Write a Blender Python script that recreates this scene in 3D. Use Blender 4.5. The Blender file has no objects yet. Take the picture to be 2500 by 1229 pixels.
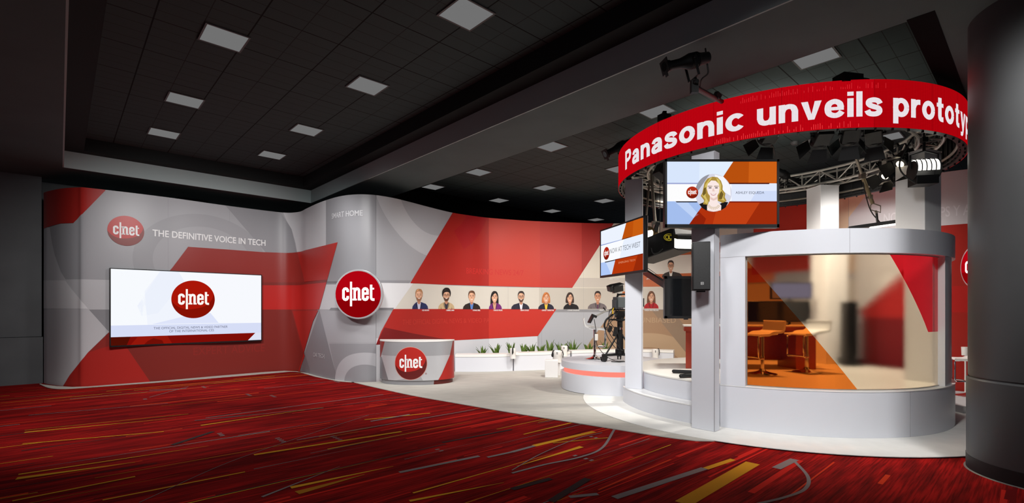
import bpy, math, random
from mathutils import Vector, Matrix, Euler
from mathutils.geometry import tessellate_polygon

random.seed(7)
PI = math.pi
SC = bpy.context.scene
COL = SC.collection
F, CX, HY, H = 1200.0, 1250.0, 756.0, 1.5          # focal length (px), principal column, horizon row, eye height

# ------------------------------------------------------------------ camera, world, lights, exposure
cam = bpy.data.cameras.new('camera')
cam.sensor_width = 36
cam.lens = 36 * F / 2500
cam.shift_y = (HY - 614.5) / 2500
cam.clip_end = 100
camo = bpy.data.objects.new('camera', cam)
COL.objects.link(camo)
camo.location = (0, 0, H)
camo.rotation_euler = (PI / 2, 0, 0)
SC.camera = camo
w = bpy.data.worlds.new('world')
SC.world = w
w.use_nodes = True
w.node_tree.nodes['Background'].inputs[0].default_value = (.8, .85, 1, 1)
w.node_tree.nodes['Background'].inputs[1].default_value = .1
vs = SC.view_settings
vs.view_transform = 'Standard'
vs.look = 'None'
vs.exposure = 0
vs.gamma = 1
vs.use_curve_mapping = False


def aim(o, target):
    o.rotation_euler = (Vector(target) - o.location).to_track_quat('-Z', 'Y').to_euler()


def spot(name, loc, target, energy, angle=70, blend=.6, radius=.25, color=(1, .97, .93)):
    d = bpy.data.lights.new(name, 'SPOT')
    d.energy = energy
    d.spot_size = math.radians(angle)
    d.spot_blend = blend
    d.shadow_soft_size = radius
    d.color = color
    o = bpy.data.objects.new(name, d)
    COL.objects.link(o)
    o.location = loc
    aim(o, target)
    return o


def area(name, loc, target, energy, sx, sy, color=(1, .97, .93)):
    d = bpy.data.lights.new(name, 'AREA')
    d.shape = 'RECTANGLE'
    d.size, d.size_y = sx, sy
    d.energy = energy
    d.color = color
    o = bpy.data.objects.new(name, d)
    COL.objects.link(o)
    o.location = loc
    aim(o, target)
    return o


WH = (1, .985, .97)  # unseen spots added to light walls, studio, booth and floor
spot('wall_fill', (-4.9, 6.6, 4.1), (-7.2, 10.6, 1.2), 440, 90, .8, color=WH)
spot('wall_fill', (-3.2, 8.2, 4.1), (-5.6, 11.6, 1.2), 255, 95, .8, color=WH)
spot('wall_fill', (-2.4, 6.3, 4.1), (-3.2, 10.3, 1.2), 360, 80, .8, color=WH)
spot('wall_fill', (-.3, 8.0, 4.1), (-1.2, 12, 1.0), 440, 85, .8, color=WH)
spot('studio_fill', (1.6, 9.4, 4.1), (.8, 13, 1.1), 520, 95, .8, color=(1, .96, .9))
spot('studio_fill', (3.2, 9.6, 3.7), (2.6, 13.2, 1.2), 400, 95, .8, color=(1, .93, .83))
spot('studio_fill', (4.4, 7.9, 3.7), (4.0, 8.2, .5), 520, 150, .8, color=(1, .94, .85))
spot('studio_fill', (5.4, 7.9, 3.6), (6.9, 9.3, 1.2), 170, 110, .8, color=(1, .95, .9))
spot('studio_fill', (3.9, 7.6, 3.5), (4.2, 8.2, 4.6), 70, 150, .8, color=(1, .96, .9))  # added uplight that brightens the ceiling inside the ring
spot('booth_fill', (1.2, 2.6, 4.1), (3.3, 6.0, 1.5), 560, 66, .8, color=WH)
spot('booth_fill', (3.9, 2.6, 4.1), (4.5, 5.9, 1.6), 400, 66, .8, color=WH)
spot('floor_fill', (-1.4, 6.2, 4.1), (-.4, 9.2, 0), 400, 85, .8, color=WH)
spot('floor_fill', (-5.0, 5.6, 4.1), (-4.8, 7.8, 0), 470, 95, .6, color=WH)
spot('floor_fill', (-1.6, 2.6, 4.1), (-1.2, 5.0, 0), 130, 100, .8, color=WH)
spot('floor_fill', (.9, 4.4, 4.1), (1.3, 7.2, 0), 220, 85, .8, color=WH)
spot('platform_fill', (.5, 5.2, 4.1), (1.8, 8.5, .3), 380, 48, .8, color=WH)  # added spot that brightens the front of the drum platform
spot('floor_fill', (4.0, 3.6, 4.1), (4.2, 5.2, 0), 130, 70, .8, color=WH)


# ------------------------------------------------------------------ materials
def lin(c):
    return tuple((x / 255 / 12.92) if x / 255 <= .04045 else ((x / 255 + .055) / 1.055) ** 2.4 for x in c) + (1,)


MATS = {}


def mat(name, rgb, rough=.5, metal=0.0, spec=.5, emit=0.0, coat=0.0):
    if name in MATS:
        return MATS[name]
    m = bpy.data.materials.new(name)
    m.use_nodes = True
    nt = m.node_tree
    b = nt.nodes['Principled BSDF']
    c = lin(rgb)
    b.inputs['Base Color'].default_value = c
    b.inputs['Roughness'].default_value = rough
    b.inputs['Metallic'].default_value = metal
    b.inputs['Specular IOR Level'].default_value = spec
    if coat:
        b.inputs['Coat Weight'].default_value = coat
        b.inputs['Coat Roughness'].default_value = .15
    if emit:
        b.inputs['Base Color'].default_value = (0, 0, 0, 1)
        b.inputs['Specular IOR Level'].default_value = 0
        b.inputs['Emission Color'].default_value = c
        b.inputs['Emission Strength'].default_value = emit
    m.diffuse_color = c
    MATS[name] = m
    return m


def vinyl(rgb):
    """printed vinyl on the exhibit walls"""
    return mat('vinyl_%d_%d_%d' % tuple(rgb), rgb, rough=.38, spec=.32)


def screen(rgb, k=1.0):
    return mat('screen_%d_%d_%d_%d' % (tuple(rgb) + (int(k * 100),)), rgb, emit=k)


def N(nt, t, **kw):
    n = nt.nodes.new(t)
    for k, v in kw.items():
        setattr(n, k, v)
    return n


def noisy(m, scale, amount, stretch=(1, 1, 1), rot=0.0, bump=0.0):
    """procedural tone variation on a principled material"""
    nt = m.node_tree
    b = nt.nodes['Principled BSDF']
    c = b.inputs['Base Color'].default_value[:]
    tc = N(nt, 'ShaderNodeTexCoord')
    r = N(nt, 'ShaderNodeMapping')
    r.inputs['Rotation'].default_value = (0, 0, rot)
    s = N(nt, 'ShaderNodeMapping')
    s.inputs['Scale'].default_value = stretch
    n = N(nt, 'ShaderNodeTexNoise')
    n.inputs['Scale'].default_value = scale
    n.inputs['Detail'].default_value = 4
    cr = N(nt, 'ShaderNodeValToRGB')
    cr.color_ramp.elements[0].position = .3
    cr.color_ramp.elements[1].position = .7
    cr.color_ramp.elements[0].color = tuple(x * (1 - amount) for x in c[:3]) + (1,)
    cr.color_ramp.elements[1].color = tuple(min(1, x * (1 + amount)) for x in c[:3]) + (1,)
    nt.links.new(tc.outputs['Object'], r.inputs[0])
    nt.links.new(r.outputs[0], s.inputs[0])
    nt.links.new(s.outputs[0], n.inputs['Vector'])
    nt.links.new(n.outputs['Fac'], cr.inputs[0])
    nt.links.new(cr.outputs[0], b.inputs['Base Color'])
    if bump:
        bp = N(nt, 'ShaderNodeBump')
        bp.inputs['Strength'].default_value = bump
        bp.inputs['Distance'].default_value = .01
        nt.links.new(n.outputs['Fac'], bp.inputs['Height'])
        nt.links.new(bp.outputs[0], b.inputs['Normal'])
    return m


WHITE = mat('white_laminate', (212, 214, 221), rough=.38, spec=.4)
WHITE2 = mat('white_laminate_satin', (226, 226, 226), rough=.3, spec=.45)
SEAM = mat('seam_grey', (150, 150, 155), rough=.6)
BLACK = mat('black_plastic', (20, 20, 21), rough=.35)
BLACKM = mat('black_painted_metal', (16, 16, 17), rough=.5, metal=.2)
DARKG = mat('dark_glossy_screen', (10, 11, 12), rough=.08, spec=.6)
CHROME = mat('chrome', (225, 225, 225), rough=.08, metal=1)
ALU = mat('truss_aluminium', (176, 172, 164), rough=.38, metal=.55)
ALUD = mat('dull_pole_metal', (140, 132, 120), rough=.4, metal=.55)
SILVER = mat('silver_rim', (205, 205, 208), rough=.3, metal=.5)
LEATHER = mat('white_leather', (232, 230, 226), rough=.4)
GREYP = mat('grey_camera_plastic', (92, 100, 104), rough=.4)
REDDESK = mat('red_desk_laminate', (165, 60, 42), rough=.35)
LAMPW = mat('lit_lamp_face', (255, 252, 240), emit=4.0)
LAMPY = mat('lit_bulb', (255, 236, 200), emit=6.0)
CORD = mat('black_cord', (14, 14, 14), rough=.6)
LEAFA = noisy(mat('snake_plant_leaf', (84, 110, 40), rough=.45), 30, .5)
SOIL = mat('dark_soil', (40, 34, 28), rough=.9)


# ------------------------------------------------------------------ mesh builder
def worg(o):
    p = Vector((0, 0, 0))
    while o:
        p = p + o.location
        o = o.parent
    return p


class MB:
    def __init__(s):
        s.v, s.f, s.m = [], [], []

    def add(s, vs_, fs, mi=0):
        k = len(s.v)
        s.v += [Vector(p) for p in vs_]
        s.f += [tuple(i + k for i in f) for f in fs]
        s.m += [mi] * len(fs)
        return s

    def box(s, c, size, rot=None, mi=0):
        R = rot if isinstance(rot, Matrix) else (Euler(rot).to_matrix() if rot else Matrix.Identity(3))
        c = Vector(c)
        p = []
        for sx in (-.5, .5):
            for sy in (-.5, .5):
                for sz in (-.5, .5):
                    p.append(c + R @ Vector((sx * size[0], sy * size[1], sz * size[2])))
        return s.add(p, [(0, 1, 3, 2), (4, 6, 7, 5), (0, 4, 5, 1), (2, 3, 7, 6), (0, 2, 6, 4), (1, 5, 7, 3)], mi)

    def cyl(s, a, b, r0, r1=None, n=16, mi=0, cap=True):
        r1 = r0 if r1 is None else r1
        a, b = Vector(a), Vector(b)
        d = (b - a).normalized()
        x = d.orthogonal().normalized()
        y = d.cross(x)
        p = []
        for c, r in ((a, r0), (b, r1)):
            for i in range(n):
                t = 2 * PI * i / n
                p.append(c + x * (r * math.cos(t)) + y * (r * math.sin(t)))
        fs = [(i, (i + 1) % n, n + (i + 1) % n, n + i) for i in range(n)]
        if cap:
            fs += [tuple(range(n - 1, -1, -1)), tuple(range(n, 2 * n))]
        return s.add(p, fs, mi)

    def tube(s, pts, r, n=8, closed=False, smooth=0, mi=0):
        pts = [Vector(p) for p in pts]
        if smooth:
            pts = [Vector(p) for p in catmull(pts, smooth, closed)]
        m = len(pts)
        up = None
        p = []
        for i in range(m):
            a = pts[(i - 1) % m] if (closed or i > 0) else pts[i]
            b = pts[(i + 1) % m] if (closed or i < m - 1) else pts[i]
            d = (b - a)
            d = d.normalized() if d.length > 1e-9 else Vector((0, 0, 1))
            if up is None:
                up = d.orthogonal().normalized()
            up = (up - d * up.dot(d))
            up = up.normalized() if up.length > 1e-6 else d.orthogonal().normalized()
            y = d.cross(up)
            rr = r[i] if isinstance(r, (list, tuple)) else r
            for k in range(n):
                t = 2 * PI * k / n
                p.append(pts[i] + up * (rr * math.cos(t)) + y * (rr * math.sin(t)))
        fs = []
        for i in range(m if closed else m - 1):
            j = (i + 1) % m
            fs += [(i * n + k, i * n + (k + 1) % n, j * n + (k + 1) % n, j * n + k) for k in range(n)]
        if not closed:
            fs += [tuple(range(n - 1, -1, -1)), tuple((m - 1) * n + k for k in range(n))]
        return s.add(p, fs, mi)

    def lathe(s, prof, c=(0, 0, 0), n=32, mi=0):
        c = Vector(c)
        p = []
        for (r, z) in prof:
            for i in range(n):
                t = 2 * PI * i / n
                p.append(c + Vector((r * math.cos(t), r * math.sin(t), z)))
        fs = []
        for k in range(len(prof) - 1):
            fs += [(k * n + i, k * n + (i + 1) % n, (k + 1) * n + (i + 1) % n, (k + 1) * n + i) for i in range(n)]
        fs += [tuple(range(n - 1, -1, -1)), tuple((len(prof) - 1) * n + i for i in range(n))]
        return s.add(p, fs, mi)

    def prism(s, poly, z0, z1, mi=0):
        n = len(poly)
        A = sum(poly[i][0] * poly[(i + 1) % n][1] - poly[(i + 1) % n][0] * poly[i][1] for i in range(n))
        if A < 0:
            poly = poly[::-1]
        p = [Vector((x, y, z0)) for x, y in poly] + [Vector((x, y, z1)) for x, y in poly]
        fs = [(i, (i + 1) % n, n + (i + 1) % n, n + i) for i in range(n)]
        tri = tessellate_polygon([[Vector((x, y, 0)) for x, y in poly]])
        for t in tri:
            a, b, c = [Vector((*poly[i], 0)) for i in t]
            if (b - a).cross(c - a).z < 0:
                t = t[::-1]
            fs.append(tuple(n + i for i in t))
            fs.append(tuple(t[::-1]))
        return s.add(p, fs, mi)

    def sector(s, c, r0, r1, a0, a1, z0, z1, n=48, mi=0):
        full = abs(a1 - a0) >= 2 * PI - 1e-6
        p = []
        m = n if full else n + 1
        for i in range(m):
            t = a0 + (a1 - a0) * i / n
            for (r, z) in ((r0, z0), (r1, z0), (r1, z1), (r0, z1)):
                p.append(Vector((c[0] + r * math.cos(t), c[1] + r * math.sin(t), z)))
        fs = []
        for i in range(n):
            j = (i + 1) % m
            for k in range(4):
                l = (k + 1) % 4
                fs.append((4 * i + k, 4 * j + k, 4 * j + l, 4 * i + l))
        if not full:
            fs += [(0, 1, 2, 3), (4 * n + 3, 4 * n + 2, 4 * n + 1, 4 * n)]
        return s.add(p, fs, mi)

    def ball(s, c, r, n=12, sc=(1, 1, 1), mi=0):
        prof = []
        p, fs = [], []
        c = Vector(c)
        for i in range(n + 1):
            ph = PI * i / n
            for k in range(2 * n):
                t = PI * k / n
                p.append(c + Vector((r * sc[0] * math.sin(ph) * math.cos(t), r * sc[1] * math.sin(ph) * math.sin(t), r * sc[2] * math.cos(ph))))
        for i in range(n):
            for k in range(2 * n):
                fs.append((i * 2 * n + k, (i + 1) * 2 * n + k, (i + 1) * 2 * n + (k + 1) % (2 * n), i * 2 * n + (k + 1) % (2 * n)))
        return s.add(p, fs, mi)

    def build(s, name, mats, parent=None, origin=None, local=False, smooth=35, bevel=0.0):
        if parent is not None and not local:
            o0 = worg(parent)
        else:
            o0 = Vector(origin) if origin is not None else Vector((0, 0, 0))
        me = bpy.data.meshes.new(name)
        me.from_pydata([p - o0 for p in s.v], [], s.f)
        mats = mats if isinstance(mats, (list, tuple)) else [mats]
        for m in mats:
            me.materials.append(m)
        me.polygons.foreach_set('material_index', s.m)
        if smooth:
            me.polygons.foreach_set('use_smooth', [True] * len(s.f))
            me.set_sharp_from_angle(angle=math.radians(smooth))
        me.update()
        o = bpy.data.objects.new(name, me)
        COL.objects.link(o)
        if parent is not None:
            o.parent = parent
        elif origin is not None:
            o.location = origin
        if bevel:
            b = o.modifiers.new('bevel', 'BEVEL')
            b.width = bevel
            b.segments = 2
            b.limit_method = 'ANGLE'
            b.angle_limit = math.radians(40)
        return o


def catmull(pts, k=6, closed=False):
    pts = [Vector(p) for p in pts]
    n = len(pts)
    out = []
    for i in range(n if closed else n - 1):
        p0 = pts[(i - 1) % n] if (closed or i > 0) else pts[0] * 2 - pts[1]
        p1, p2 = pts[i], pts[(i + 1) % n]
        p3 = pts[(i + 2) % n] if (closed or i + 2 < n) else pts[-1] * 2 - pts[-2]
        for j in range(k):
            t = j / k
            out.append(.5 * ((2 * p1) + (p2 - p0) * t + (2 * p0 - 5 * p1 + 4 * p2 - p3) * t * t + (3 * p1 - p0 - 3 * p2 + p3) * t ** 3))
    if not closed:
        out.append(pts[-1])
    return out


def tag(o, label=None, cat=None, group=None, kind=None):
    if label:
        o['label'] = label
    if cat:
        o['category'] = cat
    if group:
        o['group'] = group
    if kind:
        o['kind'] = kind
    return o


def thing(name, label, cat, loc=(0, 0, 0), rot=(0, 0, 0), group=None):
    o = bpy.data.objects.new(name, None)
    o.empty_display_size = .1
    COL.objects.link(o)
    o.location = loc
    o.rotation_euler = rot
    return tag(o, label, cat, group)


def copy_tree(o, parent=None):
    c = o.copy()
    COL.objects.link(c)
    if parent is not None:
        c.parent = parent
    for ch in list(o.children):
        copy_tree(ch, c)
    return c


def gp(u, v, z=0.0):
    """ground (or height z) point seen in image column u, row v"""
    Y = (H - z) * F / (v - HY)
    return Vector(((u - CX) / F * Y, Y, z))


def at(u, v, Y):
    return Vector(((u - CX) / F * Y, Y, H + (HY - v) / F * Y))


# ------------------------------------------------------------------ vertical surfaces that carry graphics
class Path:
    def __init__(s, pts):
        s.p = [Vector((p[0], p[1])) for p in pts]
        n = len(s.p)
        s.s = [0.0]
        for i in range(1, n):
            s.s.append(s.s[-1] + (s.p[i] - s.p[i - 1]).length)
        s.n = []
        for i in range(n):
            a, b = s.p[max(i - 1, 0)], s.p[min(i + 1, n - 1)]
            d = (b - a).normalized()
            s.n.append(Vector((d.y, -d.x)))
        s.L = s.s[-1]

    def hit(s, u, which=0):
        k = (u - CX) / F
        res = []
        for i in range(len(s.p) - 1):
            a, b = s.p[i], s.p[i + 1]
            fa, fb = a.x - k * a.y, b.x - k * b.y
            if fa == fb:
                continue
            t = fa / (fa - fb)
            if -1e-9 <= t <= 1 + 1e-9:
                q = a.lerp(b, t)
                if q.y > 0:
                    res.append((q.y, s.s[i] + t * (s.s[i + 1] - s.s[i])))
        if not res:                                     # beyond an end: extend the end segment
            best = None
            for (i, j) in ((0, 1), (len(s.p) - 1, len(s.p) - 2)):
                a, b = s.p[i], s.p[j]
                fa, fb = a.x - k * a.y, b.x - k * b.y
                if abs(fa - fb) < 1e-9:
                    continue
                t = fa / (fa - fb)
                q = a.lerp(b, t)
                if t <= 0 and q.y > 0:
                    ds = (q - a).length
                    c = (q.y, -ds if i == 0 else s.L + ds)
                    if best is None or ds < best[2]:
                        best = c + (ds,)
            if best is None:
                d = [(abs(p.x - k * p.y), p.y, q) for p, q in zip(s.p, s.s)]
                _, y, q = min(d)
                return y, q
            return best[:2]
        res.sort()
        return res[min(which, len(res) - 1)]

    def sz(s, u, v):
        y, q = s.hit(u)
        return (q, H + (HY - v) * y / F)

    def idx(s, q):
        lo, hi = 0, len(s.s) - 2
        while lo < hi:
            m = (lo + hi + 1) // 2
            if s.s[m] <= q:
                lo = m
            else:
                hi = m - 1
        return lo

    def pos(s, q, z, off):
        i = s.idx(q)
        t = (q - s.s[i]) / (s.s[i + 1] - s.s[i])
        p = (s.p[i] + s.n[i] * off).lerp(s.p[i + 1] + s.n[i + 1] * off, t)
        n = s.n[i].lerp(s.n[i + 1], t).normalized()
        return Vector((p.x, p.y, z)), Vector((n.x, n.y, 0))


def clip(poly, ax, val, keep_less):
    out = []
    n = len(poly)
    for i in range(n):
        a, b = poly[i], poly[(i + 1) % n]
        ia = (a[ax] <= val) if keep_less else (a[ax] >= val)
        ib = (b[ax] <= val) if keep_less else (b[ax] >= val)
        if ia:
            out.append(a)
        if ia != ib:
            t = (val - a[ax]) / (b[ax] - a[ax])
            q = [a[0] + t * (b[0] - a[0]), a[1] + t * (b[1] - a[1])]
            q[ax] = val
            out.append(tuple(q))
    return out


class Skin:
    """graphics laid on a Path, clipped to it and following its curve"""

    def __init__(s, path, z0, z1, s0=None, s1=None):
        s.path, s.z0, s.z1 = path, z0, z1
        s.s0 = 0 if s0 is None else s0
        s.s1 = path.L if s1 is None else s1
        s.v, s.n, s.f, s.m, s.mats = [], [], [], [], []

    def mi(s, m):
        if m not in s.mats:
            s.mats.append(m)
        return s.mats.index(m)

    def conv(s, poly, m, off):
        """poly: convex (s,z) polygon"""
        for ax, val, less in ((0, s.s0, False), (0, s.s1, True), (1, s.z0, False), (1, s.z1, True)):
            poly = clip(poly, ax, val, less)
            if len(poly) < 3:
                return
        k = s.mi(m)
        P = s.path
        a = min(p[0] for p in poly)
        b = max(p[0] for p in poly)
        i0, i1 = P.idx(a), P.idx(b)
        for i in range(i0, i1 + 1):
            q = poly
            if i > i0:
                q = clip(q, 0, P.s[i], False)
            if i < i1 and len(q) >= 3:
                q = clip(q, 0, P.s[i + 1], True)
            if len(q) < 3:
                continue
            A = sum(q[j][0] * q[(j + 1) % len(q)][1] - q[(j + 1) % len(q)][0] * q[j][1] for j in range(len(q)))
            if abs(A) < 1e-9:
                continue
            if A < 0:
                q = q[::-1]
            base = len(s.v)
            for (x, z) in q:
                p, n = P.pos(x, z, off)
                s.v.append(p)
                s.n.append(n)
            s.f.append(tuple(range(base, base + len(q))))
            s.m.append(k)

    def poly(s, pts, m, off, holes=()):
        loops = [[Vector((p[0], p[1], 0)) for p in pts]] + [[Vector((p[0], p[1], 0)) for p in h] for h in holes]
        flat = [q for l in loops for q in l]
        for t in tessellate_polygon(loops):
            s.conv([(flat[i].x, flat[i].y) for i in t], m, off)

    def rect(s, a, b, z0, z1, m, off):
        s.conv([(a, z0), (b, z0), (b, z1), (a, z1)], m, off)

    def px(s, pts, m, off, step=14):
        """polygon traced through points seen at (column, row)"""
        out = []
        n = len(pts)
        for i in range(n):
            a, b = pts[i], pts[(i + 1) % n]
            k = max(1, int(math.hypot(b[0] - a[0], b[1] - a[1]) / step))
            for j in range(k):
                t = j / k
                out.append(s.path.sz(a[0] + (b[0] - a[0]) * t, a[1] + (b[1] - a[1]) * t))
        s.poly(out, m, off)

    def disc(s, c, rs, rz, m, off, n=64, a0=0.0, a1=2 * PI, inner=0.0):
        for i in range(n):
            t0, t1 = a0 + (a1 - a0) * i / n, a0 + (a1 - a0) * (i + 1) / n
            q = [(c[0] + rs * r * math.cos(t), c[1] + rz * r * math.sin(t)) for r, t in ((inner, t0), (1, t0), (1, t1), (inner, t1))]
            if inner == 0:
                q = q[1:3] + [c]
            s.conv(q, m, off)

    def text(s, body, q0, q1, z, cap, m, off, bold=0.0, space=1.0, keep=False):
        tris, x0, x1 = text_tris(body, bold, space)
        kx = cap if keep else (q1 - q0) / (x1 - x0)
        for t in tris:
            s.conv([(q0 + (x - x0) * kx, z + y * cap) for x, y in t], m, off)
        return q0 + (x1 - x0) * kx

    def textpx(s, body, u0, u1, v, hpx, m, off, bold=0.0, space=1.0):
        q0, z = s.path.sz(u0, v)
        q1, _ = s.path.sz(u1, v)
        y = s.path.hit((u0 + u1) / 2)[0]
        z = H + (HY - v) * s.path.hit(u0)[0] / F
        s.text(body, q0, q1, z, hpx * y / F, m, off, bold, space)

    def build(s, name, parent=None, local=False, origin=None):
        o0 = worg(parent) if parent is not None else Vector(origin or (0, 0, 0))
        me = bpy.data.meshes.new(name)
        me.from_pydata([p - o0 for p in s.v], [], s.f)
        for m in s.mats:
            me.materials.append(m)
        me.polygons.foreach_set('material_index', s.m)
        me.polygons.foreach_set('use_smooth', [True] * len(s.f))
        me.normals_split_custom_set_from_vertices([tuple(n) for n in s.n])
        me.update()
        o = bpy.data.objects.new(name, me)
        COL.objects.link(o)
        if parent is not None:
            o.parent = parent
        else:
            o.location = o0
        return o


TXT = {}


def raw_text(body, bold, space):
    c = bpy.data.curves.new('t', 'FONT')
    c.body = body
    c.size = 1
    c.offset = bold
    c.space_character = space
    c.resolution_u = 4
    c.dimensions = '2D'
    c.fill_mode = 'FRONT'
    o = bpy.data.objects.new('t', c)
    COL.objects.link(o)
    dg = bpy.context.evaluated_depsgraph_get()
    me = o.evaluated_get(dg).to_mesh()
    vs_ = [(v.co.x, v.co.y) for v in me.vertices]
    fs = [tuple(p.vertices) for p in me.polygons]
    o.evaluated_get(dg).to_mesh_clear()
    bpy.data.objects.remove(o)
    bpy.data.curves.remove(c)
    return vs_, fs


def text_tris(body, bold=0.0, space=1.0):
    """triangles of a line of text, capitals one unit high"""
    k = (body, bold, space)
    if k not in TXT:
        if 'H' not in TXT:
            v, _ = raw_text('H', 0, 1)
            TXT['H'] = max(y for x, y in v)
        c = TXT['H']
        v, f = raw_text(body, bold, space)
        v = [(x / c, y / c) for x, y in v]
        TXT[k] = ([[v[i] for i in t] for t in f], min(x for x, y in v), max(x for x, y in v))
    return TXT[k]


def stroke(pts, w_):
    """outline quads of a thick centre line with mitred joints"""
    n = len(pts)
    L, R = [], []
    for i in range(n):
        p = Vector(pts[i])
        d0 = (p - Vector(pts[i - 1])).normalized() if i else None
        d1 = (Vector(pts[i + 1]) - p).normalized() if i < n - 1 else None
        d0 = d0 or d1
        d1 = d1 or d0
        t = (d0 + d1).normalized()
        nn = Vector((-t.y, t.x))
        k = w_ / 2 / max(.4, nn.dot(Vector((-d0.y, d0.x))))
        L.append(p + nn * k)
        R.append(p - nn * k)
    return [[tuple(L[i]), tuple(L[i + 1]), tuple(R[i + 1]), tuple(R[i])] for i in range(n - 1)]


def logo_quads():
    q = []
    bowl = lambda x0, x1: [(x1, 570), (x1 - 20, 545), ((x0 + x1) / 2, 537), (x0 + 20, 545), (x0, 572), (x0, 728), (x0 + 20, 755), ((x0 + x1) / 2, 763), (x1 - 20, 755), (x1, 728)]
    q += stroke([(369, 606)] + bowl(275, 369) + [(369, 690)], 56)
    q += [[(420, 395), (465, 395), (465, 900), (420, 900)]]
    q += [[(497, 518), (548, 518), (548, 780), (497, 780)], [(475, 520), (540, 520), (540, 555), (475, 555)], [(475, 745), (570, 745), (570, 780), (475, 780)]]
    q += stroke([(530, 585), (545, 552), (575, 538), (602, 545), (619, 572), (619, 780)], 54)
    q += [[(592, 745), (668, 745), (668, 780), (592, 780)]]
    q += stroke([(805, 660)] + bowl(706, 805) + [(805, 690)], 56)
    q += [[(706, 616), (832, 616), (832, 663), (706, 663)]]
    q += stroke([(885, 458), (885, 728), (897, 752), (920, 763), (958, 763)], 52)
    q += [[(885, 522), (950, 522), (950, 557), (885, 557)]]
    return [[((x - 597) / 500, -(y - 652) / 478) for x, y in p] for p in q]


LOGO = logo_quads()


def logo(sk, c, rs, rz, reds, white, off, halo=None):
    """red ball sign: reds = (main, dark, light)"""
    if halo:
        sk.disc(c, rs * 1.03, rz * 1.03, halo, off - .0004)
    sk.disc(c, rs, rz, reds[0], off)
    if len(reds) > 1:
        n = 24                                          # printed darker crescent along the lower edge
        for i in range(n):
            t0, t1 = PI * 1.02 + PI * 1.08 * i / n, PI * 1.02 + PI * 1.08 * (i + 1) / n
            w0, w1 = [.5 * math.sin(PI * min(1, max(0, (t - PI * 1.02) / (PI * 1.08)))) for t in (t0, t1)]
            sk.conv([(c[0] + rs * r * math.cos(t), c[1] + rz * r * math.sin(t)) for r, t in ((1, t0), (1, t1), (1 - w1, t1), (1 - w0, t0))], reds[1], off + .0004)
    for p in LOGO:
        sk.conv([(c[0] + rs * x, c[1] + rz * y) for x, y in p], white, off + .0009)


# ------------------------------------------------------------------ the room
ANG = math.atan2(.677, .7356)                     # ceiling grid direction
E2 = Vector((math.cos(ANG), math.sin(ANG)))
E1 = Vector((-math.sin(ANG), math.cos(ANG)))


def ab(a, b):
    return E2 * a + E1 * b


def toab(p):
    return p.x * E2.x + p.y * E2.y, p.x * E1.x + p.y * E1.y


SOF = noisy(mat('soffit_paint', (86, 99, 99), rough=.8, spec=.2), 1.5, .06)
FASC = mat('fascia_paint', (166, 178, 178), rough=.8, spec=.2)
LEDGE = mat('cove_paint', (36, 38, 38), rough=.8, spec=.2)
BLK = mat('black_reveal', (9, 9, 9), rough=.9, spec=.1)
WALLD = noisy(mat('dark_wall_fabric', (92, 94, 96), rough=.7, spec=.25), 2, .08)


def tile_mat():
    m = mat('ceiling_tile', (58, 58, 58), rough=.85, spec=.15)
    nt = m.node_tree
    b = nt.nodes['Principled BSDF']
    tc = N(nt, 'ShaderNodeTexCoord')
    sp = N(nt, 'ShaderNodeSeparateXYZ')
    nt.links.new(tc.outputs['Object'], sp.inputs[0])

    def line(out, size, wd, offs):
        a = N(nt, 'ShaderNodeMath', operation='MULTIPLY_ADD')
        a.inputs[1].default_value = 1 / size
        a.inputs[2].default_value = offs
        f = N(nt, 'ShaderNodeMath', operation='FRACT')
        l = N(nt, 'ShaderNodeMath', operation='LESS_THAN')
        l.inputs[1].default_value = wd / size
        nt.links.new(out, a.inputs[0])
        nt.links.new(a.outputs[0], f.inputs[0])
        nt.links.new(f.outputs[0], l.inputs[0])
        return l.outputs[0]

    def mx(a, b_):
        q = N(nt, 'ShaderNodeMath', operation='MAXIMUM')
        nt.links.new(a, q.inputs[0])
        nt.links.new(b_, q.inputs[1])
        return q.outputs[0]
    main = mx(line(sp.outputs[0], .88, .016, .13), line(sp.outputs[1], .88, .016, .3))
    fine = mx(line(sp.outputs[0], .44, .01, .26), line(sp.outputs[1], .22, .009, .2))
    mixa = N(nt, 'ShaderNodeMix', data_type='RGBA')
    mixa.inputs['A'].default_value = lin((67, 77, 77))
    mixa.inputs['B'].default_value = lin((46, 49, 49))
    mixb = N(nt, 'ShaderNodeMix', data_type='RGBA')
    mixb.inputs['B'].default_value = lin((24, 24, 24))
    nt.links.new(fine, mixa.inputs['Factor'])
    nt.links.new(mixa.outputs['Result'], mixb.inputs['A'])
    nt.links.new(main, mixb.inputs['Factor'])
    nt.links.new(mixb.outputs['Result'], b.inputs['Base Color'])
    return m


TILE = tile_mat()
ZS, ZT, ZT2 = 4.2, 4.77, 4.7
A0, A1, B1 = .04, 4.71, 12.65                      # first coffer
A2, B2, B3 = 5.85, .88, 11.3                       # second coffer


def abox(mb, a0, a1, b0, b1, z0, z1, mi=0):
    return mb.box(((a0 + a1) / 2, (b0 + b1) / 2, (z0 + z1) / 2), (a1 - a0, b1 - b0, z1 - z0), mi=mi)


def ceil(name, mb, m):
    o = mb.build(name, m, smooth=0)
    o.rotation_euler = (0, 0, ANG)
    return tag(o, kind='structure')


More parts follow.
